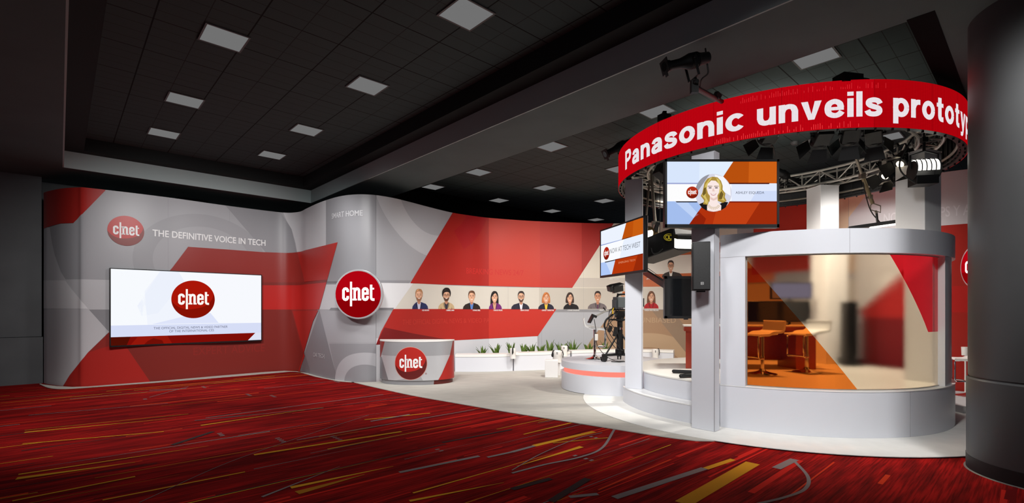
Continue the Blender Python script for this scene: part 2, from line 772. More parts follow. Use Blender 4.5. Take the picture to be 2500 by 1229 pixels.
m = MB()
T = .6
abox(m, -12, A0, -9, 19, ZS, ZS + T)
abox(m, A0, A1, B1, 19, ZS, ZS + T)
abox(m, A1, A2, -9, 19, ZS, ZS + T)
abox(m, A2, 23, -9, B2 - .2, ZS, ZS + T)
abox(m, A2, 23, B3, 19, ZS, ZS + T)
ceil('ceiling', m, SOF)
m = MB()
abox(m, A0 + .3, A1 - .3, -9, B1 - .26, ZT, ZT + .04)
abox(m, A2, 23, B2, B3, ZT2, ZT2 + .04)
ceil('ceiling_2', m, TILE)
m = MB()                                           # pale fascia around the first coffer
abox(m, A0, A1, B1 - .02, B1, ZS, ZS + .32)
abox(m, A1 - .02, A1, -9, B1 - .02, ZS, ZS + .32)
abox(m, A0, A0 + .02, -9, B1 - .02, ZS, ZS + .32)
ceil('trim_1', m, FASC)
m = MB()                                           # dark cove step above it
abox(m, A0 + .021, A1 - .021, B1 - .26, B1 - .021, ZS + .32, ZT)
abox(m, A1 - .3, A1 - .021, -9, B1 - .26, ZS + .32, ZT)
abox(m, A0 + .021, A0 + .3, -9, B1 - .26, ZS + .32, ZT)
ceil('trim_2', m, LEDGE)
m = MB()
abox(m, A2 - .04, 23, B2 - .2, B2, ZS - .004, ZS + .3)
abox(m, A2, 23, B3 - .02, B3, ZS, ZT2)
ceil('trim_3', m, BLK)
m = MB()                                           # dark wall beside the exhibit
abox(m, -8, -.27, 13.86, 14.1, .95, ZS)
abox(m, -8, -.25, 13.82, 14.1, 0, .94)
o = m.build('wall_left', WALLD, smooth=0)
o.rotation_euler = (0, 0, ANG)
tag(o, kind='structure')
m = MB()
abox(m, -.4, 8, 14.4, 14.6, 0, ZS)
o = m.build('wall_back', WALLD, smooth=0)
o.rotation_euler = (0, 0, ANG)
tag(o, kind='structure')

# red carpet: streaky woven field with inlaid yellow, grey and dark slivers
CARPET = mat('red_carpet', (140, 20, 20), rough=.95, spec=.05)
nt = CARPET.node_tree
b_ = nt.nodes['Principled BSDF']
tc = N(nt, 'ShaderNodeTexCoord')
mr = N(nt, 'ShaderNodeMapping')
mr.inputs['Rotation'].default_value = (0, 0, -ANG)
nt.links.new(tc.outputs['Object'], mr.inputs[0])


def carpet_noise(sx, sy, c0, c1, p0, p1):
    ms = N(nt, 'ShaderNodeMapping')
    ms.inputs['Scale'].default_value = (sx, sy, 1)
    n = N(nt, 'ShaderNodeTexNoise')
    n.inputs['Scale'].default_value = 1
    n.inputs['Detail'].default_value = 3
    cr = N(nt, 'ShaderNodeValToRGB')
    cr.color_ramp.elements[0].position = p0
    cr.color_ramp.elements[1].position = p1
    cr.color_ramp.elements[0].color = lin(c0)
    cr.color_ramp.elements[1].color = lin(c1)
    nt.links.new(mr.outputs[0], ms.inputs[0])
    nt.links.new(ms.outputs[0], n.inputs['Vector'])
    nt.links.new(n.outputs['Fac'], cr.inputs[0])
    return cr.outputs[0]


ca = carpet_noise(1.1, 8, (104, 12, 12), (158, 21, 19), .36, .64)
cb = carpet_noise(2.2, 60, (178, 178, 178), (255, 255, 255), .35, .6)
mm = N(nt, 'ShaderNodeMix', data_type='RGBA', blend_type='MULTIPLY')
mm.inputs['Factor'].default_value = 1
nt.links.new(ca, mm.inputs['A'])
nt.links.new(cb, mm.inputs['B'])
nt.links.new(mm.outputs['Result'], b_.inputs['Base Color'])
INL = [mat('carpet_' + n, c, rough=.95, spec=.05) for n, c in (
    ('yellow', (196, 140, 36)), ('ochre', (160, 105, 30)), ('grey', (122, 112, 112)), ('charcoal', (58, 44, 44)), ('scarlet', (182, 34, 26)), ('maroon', (92, 10, 14)), ('orange', (190, 56, 26)))]
m = MB()
m.add([(-14, -4, 0), (12, -4, 0), (12, 20, 0), (-14, 20, 0)], [(0, 1, 2, 3)], 0)


def sliver(a, b, L, wd, mi, z, taper=None):
    taper = taper if taper is not None else random.choice((0, 0, 1, -1))
    w0, w1 = (wd, wd) if taper == 0 else ((wd, wd * .1) if taper > 0 else (wd * .1, wd))
    sk_ = random.uniform(-.02, .02) * L
    P = [ab(a, b - w0 / 2), ab(a + L, b + sk_ - w1 / 2), ab(a + L, b + sk_ + w1 / 2), ab(a, b + w0 / 2)]
    m.add([(p.x, p.y, z) for p in P], [(0, 1, 2, 3)], mi)


for i in range(560):
    sliver(random.uniform(-6, 10), random.uniform(-2, 13.2), random.uniform(.3, 2.2), random.uniform(.01, .055), random.choice((5, 6, 6, 5, 6, 6, 5, 7)), .0005 + .0000015 * i)
for i in range(110):
    sliver(random.uniform(-5, 5), random.uniform(2.5, 13), random.uniform(.6, 3), random.uniform(.008, .028), random.choice((1, 1, 2, 3, 3, 4, 4)), .002 + .000003 * i)
for i in range(16):                                # small broken cross marks
    a, b = random.uniform(-2, 6), random.uniform(1, 12)
    for k in range(random.choice((2, 3, 4))):
        sliver(a, b + k * .07, .05, .03, 3, .0027 + .000001 * i, 0)


def sliver_px(u0, v0, u1, v1, wd, mi, z=.003, tp=0):
    p, q = gp(u0, v0), gp(u1, v1)
    d = (q - p).normalized()
    n = Vector((-d.y, d.x, 0)) * wd / 2
    k0, k1 = (1, 1) if tp == 0 else ((1, .1) if tp > 0 else (.1, 1))
    m.add([p - n * k0 + Vector((0, 0, z)), q - n * k1 + Vector((0, 0, z)), q + n * k1 + Vector((0, 0, z)), p + n * k0 + Vector((0, 0, z))], [(0, 1, 2, 3)], mi)


for i, a in enumerate(((710, 1192, 960, 1140, .06, 1, 1), (725, 1205, 890, 1160, .09, 2, 1), (1667, 1231, 1838, 1132, .13, 1, 0), (1722, 1146, 1790, 1123, .06, 1, 0),
          (1303, 1090, 1450, 1055, .07, 1, 0), (1262, 1140, 1420, 1092, .06, 1, -1), (1350, 1083, 1485, 1070, .03, 2, 0), (40, 1170, 330, 1130, .08, 1, 1), (45, 1160, 510, 1090, .035, 1, 1), (60, 1057, 430, 1022, .05, 1, 1),
          (60, 1052, 460, 1012, .025, 2, 0), (55, 1085, 400, 1055, .025, 1, 0), (490, 1040, 790, 995, .045, 1, 1), (620, 1112, 980, 1055, .05, 1, 0), (800, 1098, 1150, 1030, .03, 1, 1), (890, 1026, 1050, 1010, .03, 1, 0),
          (30, 1225, 330, 1165, .03, 1, 0), (1500, 1217, 1720, 1145, .07, 3, 0), (1895, 1145, 1940, 1123, .08, 3, 0), (1345, 1226, 1435, 1170, .07, 4, 0), (1250, 1196, 1345, 1170, .06, 4, 0), (1390, 1215, 1460, 1208, .05, 3, 0),
          (905, 1030, 1000, 1013, .04, 3, 0), (475, 1028, 790, 997, .02, 3, 0), (70, 1015, 410, 986, .018, 3, 0), (975, 1155, 1170, 1115, .05, 3, 0), (1080, 1082, 1250, 1050, .04, 4, 0), (1190, 1118, 1250, 1105, .04, 3, 0),
          (420, 1088, 520, 1055, .06, 4, 0), (1250, 1105, 1305, 1090, .05, 3, 0), (640, 1215, 830, 1140, .03, 3, 1), (365, 971, 460, 945, .015, 3, 0), (365, 954, 455, 950, .04, 3, 0), (1000, 1225, 1230, 1180, .04, 1, 1))):
    sliver_px(*a[:6], .0032 + i * .00002, a[6])


def ribbon_px(pts, wd, mi, z):
    P = [Vector(p) for p in catmull([gp(u, v) for u, v in pts], 8)]
    for i in range(len(P) - 1):
        d = (P[i + 1] - P[i]).normalized()
        n = Vector((-d.y, d.x, 0)) * wd / 2
        zz = Vector((0, 0, z))
        m.add([P[i] - n + zz, P[i + 1] - n + zz, P[i + 1] + n + zz, P[i] + n + zz], [(0, 1, 2, 3)], mi)


ribbon_px([(1500, 1050), (1470, 1095), (1415, 1118), (1330, 1136), (1250, 1157)], .03, 3, .0045)
ribbon_px([(1938, 1126), (1972, 1165), (1966, 1195), (1920, 1215), (1850, 1232)], .03, 3, .0045)
ribbon_px([(1250, 1150), (1320, 1110), (1410, 1072), (1470, 1058)], .012, 3, .0046)
ribbon_px([(340, 1229), (560, 1130), (760, 1060), (900, 1015)], .008, 3, .0046)
tag(m.build('floor', [CARPET] + INL, smooth=0), kind='structure')

# ------------------------------------------------------------------ exhibit carpets
BEIGE = noisy(mat('beige_carpet', (182, 178, 170), rough=.95, spec=.05), 3, .09, (1, 5, 1), -.1)
PALE = noisy(mat('white_carpet', (222, 221, 217), rough=.95, spec=.05), 4, .05)
C = (4.1, 7.86)
front = [gp(u, v) for u, v in ((96, 940), (120, 949), (160, 951), (250, 945), (400, 934), (550, 922), (680, 911), (715, 908.5), (745, 912), (800, 922), (850, 932), (900, 944), (1000, 966), (1100, 984), (1250, 1010), (1400, 1034), (1500, 1050), (1620, 1069), (1700, 1079))]
front = [Vector(p) for p in catmull(front, 6)]
poly = [(p.x, p.y) for p in front] + [(3.6, 5.5), (5.4, 5.7), (7.2, 6.3), (8.9, 7.2), (8.5, 7.7), (7.6, 8.28), (7.0, 8.85), (6.1, 10.6), (5.6, 11.7), (4.9, 12.65), (3.9, 13.25), (2.8, 13.45), (1.7, 13.33), (.6, 13.08), (-.5, 12.66), (-1.0, 12.33), (-1.45, 11.92), (-1.87, 11.3), (-2.24, 10.7), (-2.5, 10.34), (-2.8, 10.1), (-3.04, 10.04), (-3.3, 10.07), (-3.6, 10.2), (-4.36, 10.9), (-4.8, 11.4), (-5.15, 11.8), (-5.52, 11.92), (-5.9, 11.68), (-6.53, 11.08), (-7.32, 10.22), (-8.2, 9.5), (-8.45, 9.44), (-8.84, 9.54), (-9.3, 9.75), (-9.46, 9.86)]
m = MB()
m.prism(poly, .003, .012)
o = m.build('carpet', BEIGE, origin=(0, 9, .003), smooth=0)
tag(o, 'pale beige carpet spreading from the curved wall to the round stage', 'carpet')
m = MB()
m.sector(C, 0.02, 2.93, 0, 2 * PI, .0125, .019, 96)
tag(m.build('carpet', PALE, origin=(C[0], C[1], .0125), smooth=0), 'round white carpet lying under the circular stage and glass booth', 'carpet')

# ------------------------------------------------------------------ ceiling fittings
PANEL = mat('dim_light_panel', (112, 112, 112), emit=1.0)
PFRAME = mat('light_frame', (90, 90, 90), rough=.6)


def ceiling_light(u, v, z, label, sz=.43):
    p = gp(u, v, z) if v > HY else Vector(((u - CX) / F * (z - H) * F / (HY - v), (z - H) * F / (HY - v), z))
    t = thing('ceiling_light', label, 'ceiling light', (p.x, p.y, z), (0, 0, ANG), 'square light panels in the dark ceiling')
    MB().box((0, 0, -.008), (sz, sz, .008)).build('diffuser', PANEL, t, local=True, smooth=0)
    f = MB()
    for sx, sy, lx, ly in ((1, 0, .02, sz + .04), (-1, 0, .02, sz + .04), (0, 1, sz, .02), (0, -1, sz, .02)):
        f.box((sx * (sz / 2 + .01), sy * (sz / 2 + .01), -.008), (lx, ly, .014))
    f.build('frame', PFRAME, t, local=True, smooth=0)


ordn = ['nearest', 'second', 'third', 'fourth', 'fifth']
for i, (u, v) in enumerate(((547, 92), (451, 244), (400, 325))):
    ceiling_light(u, v, ZT, 'square light panel in the deep coffer, row beside the dark wall, ' + ('biggest', 'middle one', 'smallest')[i])
for i, (u, v) in enumerate(((1138, 33), (897, 209), (748, 317), (664, 378))):
    ceiling_light(u, v, ZT, 'square light panel in the deep coffer, row beside the beam, ' + ('biggest, cut by the frame', 'second biggest', 'third biggest', 'smallest')[i])
for i, (u, v) in enumerate(((1990, 138), (1602, 270), (1347, 357), (1168, 420), (1057, 456))):
    ceiling_light(u, v, ZT2, 'square light panel next to the beam, tiled studio ceiling, ' + ('biggest, above the word unveils', 'second biggest, above the red ring', 'middle one of five', 'fourth of five', 'smallest, nearest the curved wall')[i])
for i, (u, v) in enumerate(((1512, 412), (1330, 458), (1218, 489))):
    ceiling_light(u, v, ZT2, 'square light panel in the second studio row, ' + ('half behind the red ring', 'middle one', 'smallest one')[i])
for i, (u, v) in enumerate(((1475, 490), (1348, 515))):
    ceiling_light(u, v, ZT2, 'square light panel in the third studio row, ' + ('larger one by the stage post', 'smaller one low over the wall')[i])
ceiling_light(1455, 536, ZT2, 'small square light panel lowest over the red wall, beside the post')
ceiling_light(2165, 335, ZT2, 'square light panel seen inside the red ring above the truss')
p = Vector(((1850 - CX) / F * 3.2 * F / (HY - 152), 3.2 * F / (HY - 152), ZT2))
t = thing('ceiling_vent', 'dark square air vent in the tiled ceiling above the red ring', 'vent', p, (0, 0, ANG))
MB().box((0, 0, -.01), (.4, .4, .012)).build('backing', LEDGE, t, local=True, smooth=0)
f = MB()
for k in range(7):
    f.box((0, -.18 + k * .06, -.022), (.38, .02, .012), (.5, 0, 0))
f.build('louvres', SOF, t, local=True, smooth=0)
p = Vector(((1940 - CX) / F * 3.2 * F / (HY - 347), 3.2 * F / (HY - 347), ZT2))
m = MB().lathe([(.07, 0), (.07, -.02), (.05, -.05), (.02, -.055)], p, 20)
tag(m.build('smoke_detector', mat('detector_plastic', (90, 90, 90)), origin=p), 'small round smoke detector on the ceiling seen inside the ring', 'detector')
p = at(467, 480, 12.2)
m = MB().box(p, (.62, .5, .3), (0, 0, ANG))  # black box above the wall
tag(m.build('ceiling_box', BLK, origin=p), 'black box hanging above the grey wall with the big screen', 'speaker')

# ------------------------------------------------------------------ round grey pillar
CONC = noisy(mat('pillar_paint', (68, 69, 70), rough=.42, spec=.4), 2, .05)
pc = (4.84, 4.34)
t = thing('pillar', 'thick round dark grey pillar standing on the red carpet', 'pillar', (pc[0], pc[1], 0))
MB().lathe([(.6, .88), (.6, ZS)], (pc[0], pc[1], 0), 64).build('shaft', CONC, t)
MB().lathe([(.612, .13), (.612, .85), (.6, .865), (.59, .865), (.59, .88)], (pc[0], pc[1], 0), 64).build('lower_sleeve', CONC, t)
MB().lathe([(.615, .006), (.615, .13)], (pc[0], pc[1], 0), 64).build('base_band', mat('pillar_base_black', (14, 14, 14), rough=.6), t)
MB().lathe([(.63, .0), (.62, .006)], (pc[0], pc[1], 0), 64).build('base_rim', mat('pillar_rim', (110, 108, 104), rough=.5), t)

# ------------------------------------------------------------------ curved exhibit wall
ZW = 3.87
ctrl = [(-9.5, 9.98), (-9.3, 9.86), (-8.84, 9.64), (-8.45, 9.55), (-8.2, 9.62), (-7.32, 10.34), (-6.53, 11.2), (-5.9, 11.8), (-5.52, 12.04), (-5.15, 11.92), (-4.8, 11.51), (-4.36, 11.0), (-3.98, 10.61),
        (-3.6, 10.29), (-3.29, 10.14), (-3.04, 10.12), (-2.8, 10.2), (-2.52, 10.45), (-2.26, 10.82), (-1.9, 11.4), (-1.47, 12.02), (-1.03, 12.42), (-.53, 12.75), (.55, 13.17), (1.68, 13.42), (2.82, 13.54),
        (4.0, 13.35), (5.0, 12.75), (5.7, 11.8), (6.15, 10.7), (6.6, 9.65), (7.1, 8.85), (7.7, 8.3), (8.7, 7.75)]
WALL = Path([p for p in catmull([(x, y, 0) for x, y in ctrl], 7)])
SEAM_S = WALL.hit(918)[1]
V = vinyl
GM, GL, GD, GX = V((166, 166, 170)), V((198, 198, 201)), V((132, 132, 136)), V((146, 146, 150))
GW = V((222, 222, 224))
CREAM = V((212, 206, 195))
R1, R2, R3, R4 = V((172, 40, 34)), V((146, 45, 39)), V((188, 38, 34)), V((128, 42, 36))
R5, R6 = V((200, 62, 48)), V((168, 30, 34))
TAN, TAN2, TAN3 = V((168, 136, 108)), V((150, 128, 108)), V((186, 158, 128))
WWHITE = V((238, 238, 238))


def wall_body(name, label, s0, s1):
    t = thing(name, label, 'display wall', (*WALL.pos((s0 + s1) / 2, 0, 0)[0][:2], 0))
    ss = [s0] + [q for q in WALL.s if s0 + .01 < q < s1 - .01] + [s1]
    m = MB()
    pts = []
    for q in ss:
        a, n = WALL.pos(q, 0, 0)
        pts.append((a, a - n * .07))
    m_ = len(pts)
    vv = []
    for a, b in pts:
        vv += [(a.x, a.y, 0), (a.x, a.y, ZW), (b.x, b.y, ZW), (b.x, b.y, 0)]
    fs = []
    for i in range(m_ - 1):
        for k in range(4):
            l = (k + 1) % 4
            fs.append((4 * i + k, 4 * i + l, 4 * i + 4 + l, 4 * i + 4 + k))
    fs += [(3, 2, 1, 0), (4 * m_ - 4, 4 * m_ - 3, 4 * m_ - 2, 4 * m_ - 1)]
    m.add(vv, fs)
    m.build('wall_panel', GM, t, smooth=50)
    return t


WA = wall_body('display_wall', 'grey and red S-curved display wall with the big white screen', 0, SEAM_S - .003)
WB = wall_body('display_wall', 'long curved studio wall with red parallelogram and row of staff portraits', SEAM_S + .003, WALL.L)
ZB0, ZB1 = 1.5, 2.085                              # the lighter band at eye level

# --- first wall
S = Skin(WALL, 0, ZW, 0, SEAM_S - .003)
o = .0015
S.rect(0, SEAM_S, ZB0, ZB1, GL, o)
S.px([(640, 690), (1000, 686), (1000, 692), (640, 697)], GD, o * 2)
S.px([(808, 752), (935, 752), (935, 758), (804, 758)], GD, o * 2)
S.px([(100, 757), (270, 757), (270, 850), (100, 850)], GX, o)
# pale crescent at the far end
S.px([(96, 550), (122, 556), (127, 590), (134, 622), (149, 664), (176, 707), (215, 754), (266, 811), (215, 861), (171, 917), (154, 950), (96, 950)], GL, o * 3)
S.px([(98, 685), (160, 685), (176, 707), (215, 754), (98, 754)], GW, o * 4)
# pale shapes round the inner corner
S.px([(683, 500), (796, 470), (796, 612), (760, 620), (727, 625), (722, 595), (712, 560), (700, 540)], GL, o * 2)
S.px([(796, 470), (918, 460), (918, 690), (796, 690)], GX, o * 2)  # darker grey print, with the curve's shading put into its colour
S.px([(540, 490), (600, 560), (660, 630), (727, 625), (712, 560), (683, 515)], GX, o * 1.4)
# ghost circle behind the motto
cq, cz = WALL.sz(500, 640)
S.disc((cq, cz), 1.28, 1.05, V((157, 157, 161)), o * 1.2, inner=.74)
# low grey facets round the pillar
S.px([(724, 915), (745, 860), (780, 757), (806, 860), (826, 935), (760, 935)], GD, o * 2)
S.px([(724, 925), (742, 856), (756, 900), (760, 935)], V((116, 116, 120)), o * 3)
S.px([(804, 840), (918, 840), (918, 940), (826, 940)], GX, o * 1.5)
cq2, cz2 = WALL.sz(890, 935)
S.disc((cq2, cz2), .78, .62, V((178, 178, 182)), o * 2.2, a0=0, a1=PI, inner=.6)
S.px([(775, 760), (918, 760), (918, 838), (800, 838)], GM, o * 1.2)
# red corner piece
S.px([(96, 440), (260, 440), (257, 466), (180, 545), (150, 546), (134, 550), (110, 558), (96, 562)], R1, o * 5)
# large red field
big = [(154, 960), (154, 945), (171, 917), (215, 861), (266, 812), (420, 655), (459, 603), (560, 610), (640, 616), (700, 618), (727, 616), (760, 608), (825, 592), (800, 683), (765, 785), (722, 925), (720, 960)]
S.px(big, R2, o * 5)
S.px([(640, 697), (727, 697), (798, 690), (780, 756), (640, 756)], R3, o * 6)
S.px([(640, 690), (727, 690), (800, 683), (798, 690), (727, 697), (640, 697)], R4, o * 6)
S.px([(154, 960), (154, 945), (171, 917), (215, 861), (300, 835), (385, 960)], R1, o * 6)
S.px([(727, 617), (760, 608), (825, 592), (800, 683), (745, 690)], R1, o * 6)
S.px([(715, 760), (778, 758), (765, 785), (724, 925), (745, 870)], R1, o * 6)
S.px([(385, 960), (300, 835), (640, 757), (712, 757), (742, 870), (720, 960)], R4, o * 5.6)
# words
S.textpx('THE DEFINITIVE VOICE IN TECH', 372, 648, 576.5, 14.5, WWHITE, o * 7, .018)
S.textpx('EXPERT ADVICE', 472, 646, 868, 18, V((144, 44, 38)), o * 7)
S.textpx('SMART HOME', 811, 886, 535, 13, GL, o * 7, .01)
S.textpx('CAR TECH', 766, 793, 871, 10, GL, o * 7)
q, z = WALL.sz(307, 564)
y = WALL.hit(307)[0]
qa, qb = WALL.hit(262)[1], WALL.hit(352)[1]
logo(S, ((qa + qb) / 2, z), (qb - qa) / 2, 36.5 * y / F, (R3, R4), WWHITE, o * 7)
for mm_ in ((560,), (410,)):
    qs = WALL.hit(mm_[0])[1]
    S.rect(qs, qs + .004, 0, ZW, GX, o * 1.1)
S.build('graphic_vinyl', WA)

# --- studio wall
S = Skin(WALL, 0, ZW, SEAM_S + .003, WALL.L)
QE = WALL.L
S.rect(SEAM_S, QE, ZB0, ZB1, CREAM, o)
S.px([(918, 690), (1010, 690), (962, 757), (918, 757)], GW, o * 1.6)
S.px([(918, 685), (1003, 685), (1000, 692), (918, 691)], GX, o * 2)
S.px([(918, 752), (962, 752), (958, 758), (918, 758)], GD, o * 2)
S.rect(WALL.hit(1316)[1], QE, 0, ZB0, V((176, 178, 184)), o)
S.rect(WALL.hit(1316)[1], QE, ZB0 - .075, ZB0, GX, o * 2)
S.rect(WALL.hit(1194)[1], WALL.hit(1312)[1], 0, .82, V((214, 215, 220)), o * 1.3)
S.rect(WALL.hit(1000)[1], WALL.hit(1194)[1], 0, .82, V((200, 201, 206)), o * 1.3)
S.rect(SEAM_S, WALL.hit(1000)[1], 0, .9, GL, o * 1.1)
S.rect(WALL.hit(1316)[1], WALL.hit(1560)[1], ZB0, ZB1, V((200, 193, 182)), o * 1.5)
cq, cz = WALL.sz(1060, 460)
S.disc((cq, cz), 1.75, 1.62, V((186, 186, 189)), o * 2, inner=.68)
# cream field right of the red
S.rect(WALL.hit(1397)[1], WALL.hit(1800)[1], ZB1, ZW, V((226, 219, 205)), o * 2)
S.rect(WALL.hit(1397)[1], WALL.hit(1800)[1], ZB1 + .02, ZB1 + .28, V((206, 198, 188)), o * 2.5)
# the red parallelogram above and below the band
up = [(1112, 505), (1620, 505), (1620, 420), (1560, 450), (1397, 703), (1300, 701.5), (1200, 699), (1100, 696), (1001, 692), (1104, 521)]
S.px([(1112, 505), (1590, 505), (1500, 543), (1480, 575), (1440, 637), (1397, 703), (1300, 701.5), (1200, 699), (1100, 696), (1001, 692), (1052, 607), (1104, 521)], R1, o * 4)
S.px([(1193, 515), (1318, 520), (1318, 701.5), (1240, 700), (1193, 698.5)], R5, o * 5)
S.px([(1318, 520), (1420, 530), (1420, 666), (1397, 703), (1318, 702)], V((192, 56, 48)), o * 5)
S.disc((cq, cz), 1.75, 1.62, R6, o * 4.6, inner=.68, a0=-.97, a1=-.1)
S.px([(960, 755), (1358, 755), (1313, 821), (1200, 827), (1100, 832), (918, 842), (930, 810)], R1, o * 4)
S.px([(1193, 757), (1357, 757), (1313, 821), (1193, 827)], V((192, 52, 42)), o * 5)
S.px([(918, 842), (938, 800), (1010, 815), (1100, 831)], V((120, 24, 26)), o * 5)
S.textpx('BREAKING NEWS 24/7', 1138, 1278, 668, 13, V((198, 48, 44)), o * 6, .01)
S.textpx('THE OFFICIAL DIGITAL NEWS & VIDEO PARTNER OF CES', 982, 1279, 794, 11, V((190, 56, 48)), o * 6)
# tan lower field behind the camera
S.px([(1497, 757), (1720, 757), (1720, 900), (1400, 900), (1440, 835)], TAN, o * 3)
S.px([(1590, 757), (1640, 757), (1740, 880), (1690, 880)], TAN2, o * 4)
q, z = WALL.sz(1585, 905)
S.disc((q, z), 1.5, 1.02, TAN3, o * 3.6, a0=0, a1=PI, inner=.62)
S.textpx('UNBIASED', 1563, 1650, 788, 12, TAN3, o * 5)
# orange strips and the upper portrait strip
ORG = V((206, 112, 68))
S.rect(WALL.hit(1560)[1], WALL.hit(1890)[1], 2.12, 2.46, ORG, o * 3)
S.rect(WALL.hit(1560)[1], WALL.hit(1890)[1], 2.46, 2.95, V((240, 236, 226)), o * 3)
S.rect(WALL.hit(1560)[1], WALL.hit(1890)[1], 2.95, 3.2, ORG, o * 3)
S.rect(WALL.hit(1840)[1], WALL.hit(1985)[1], 2.3, ZW, V((196, 62, 50)), o * 3.5)
qa = WALL.hit(2041)[1]
qb = WALL.hit(2072)[1]
S.rect(WALL.hit(1985)[1], qb, 2.2, ZW, V((214, 186, 158)), o * 3)
S.rect(qb, QE, 2.3, ZW, V((206, 203, 206)), o * 3)
S.px([(2072, 470), (2120, 470), (2072, 532)], V((222, 200, 172)), o * 4)
S.rect(qb, QE, 0, 2.3, V((176, 40, 38)), o * 3)
S.px([(2060, 560), (2190, 560), (2170, 650), (2076, 752), (2060, 752)], V((220, 218, 216)), o * 4)
S.rect(WALL.hit(2292)[1], QE, 0, 2.95, V((170, 44, 36)), o * 3.6)
S.rect(WALL.hit(2292)[1], QE, 1.45, 1.9, V((186, 40, 36)), o * 4.2)
S.rect(qb, WALL.hit(2230)[1], 0, 1.35, V((120, 26, 30)), o * 4.5)
S.rect(qb, qb + .004, 0, ZW, GD, o * 4.8)
y0 = WALL.hit(2180)[0]
q0 = WALL.hit(2158)[1]
q1 = WALL.hit(2370)[1]
S.text('NOTICIAS TIPS Y A', q0, q1, 3.1, .17, V((224, 222, 226)), o * 5, .012)
for u in (1240, 1322, 1424):
    qs = WALL.hit(u)[1]
    S.rect(qs, qs + .003, 0, ZW, GX, o * 3.9)
S.build('graphic_vinyl', WB)

# --- staff portraits printed on the studio wall
SK = V((222, 172, 142))
SKD = V((188, 132, 104))
MOUTH = V((246, 238, 232))
EYE = V((60, 44, 38))


def ell(cx, cy, rx, ry, n=22, a0=0, a1=2 * PI):
    return [(cx + rx * math.cos(a0 + (a1 - a0) * i / n), cy - ry * math.sin(a0 + (a1 - a0) * i / n)) for i in range(n if a1 - a0 > 6.28 else n + 1)]


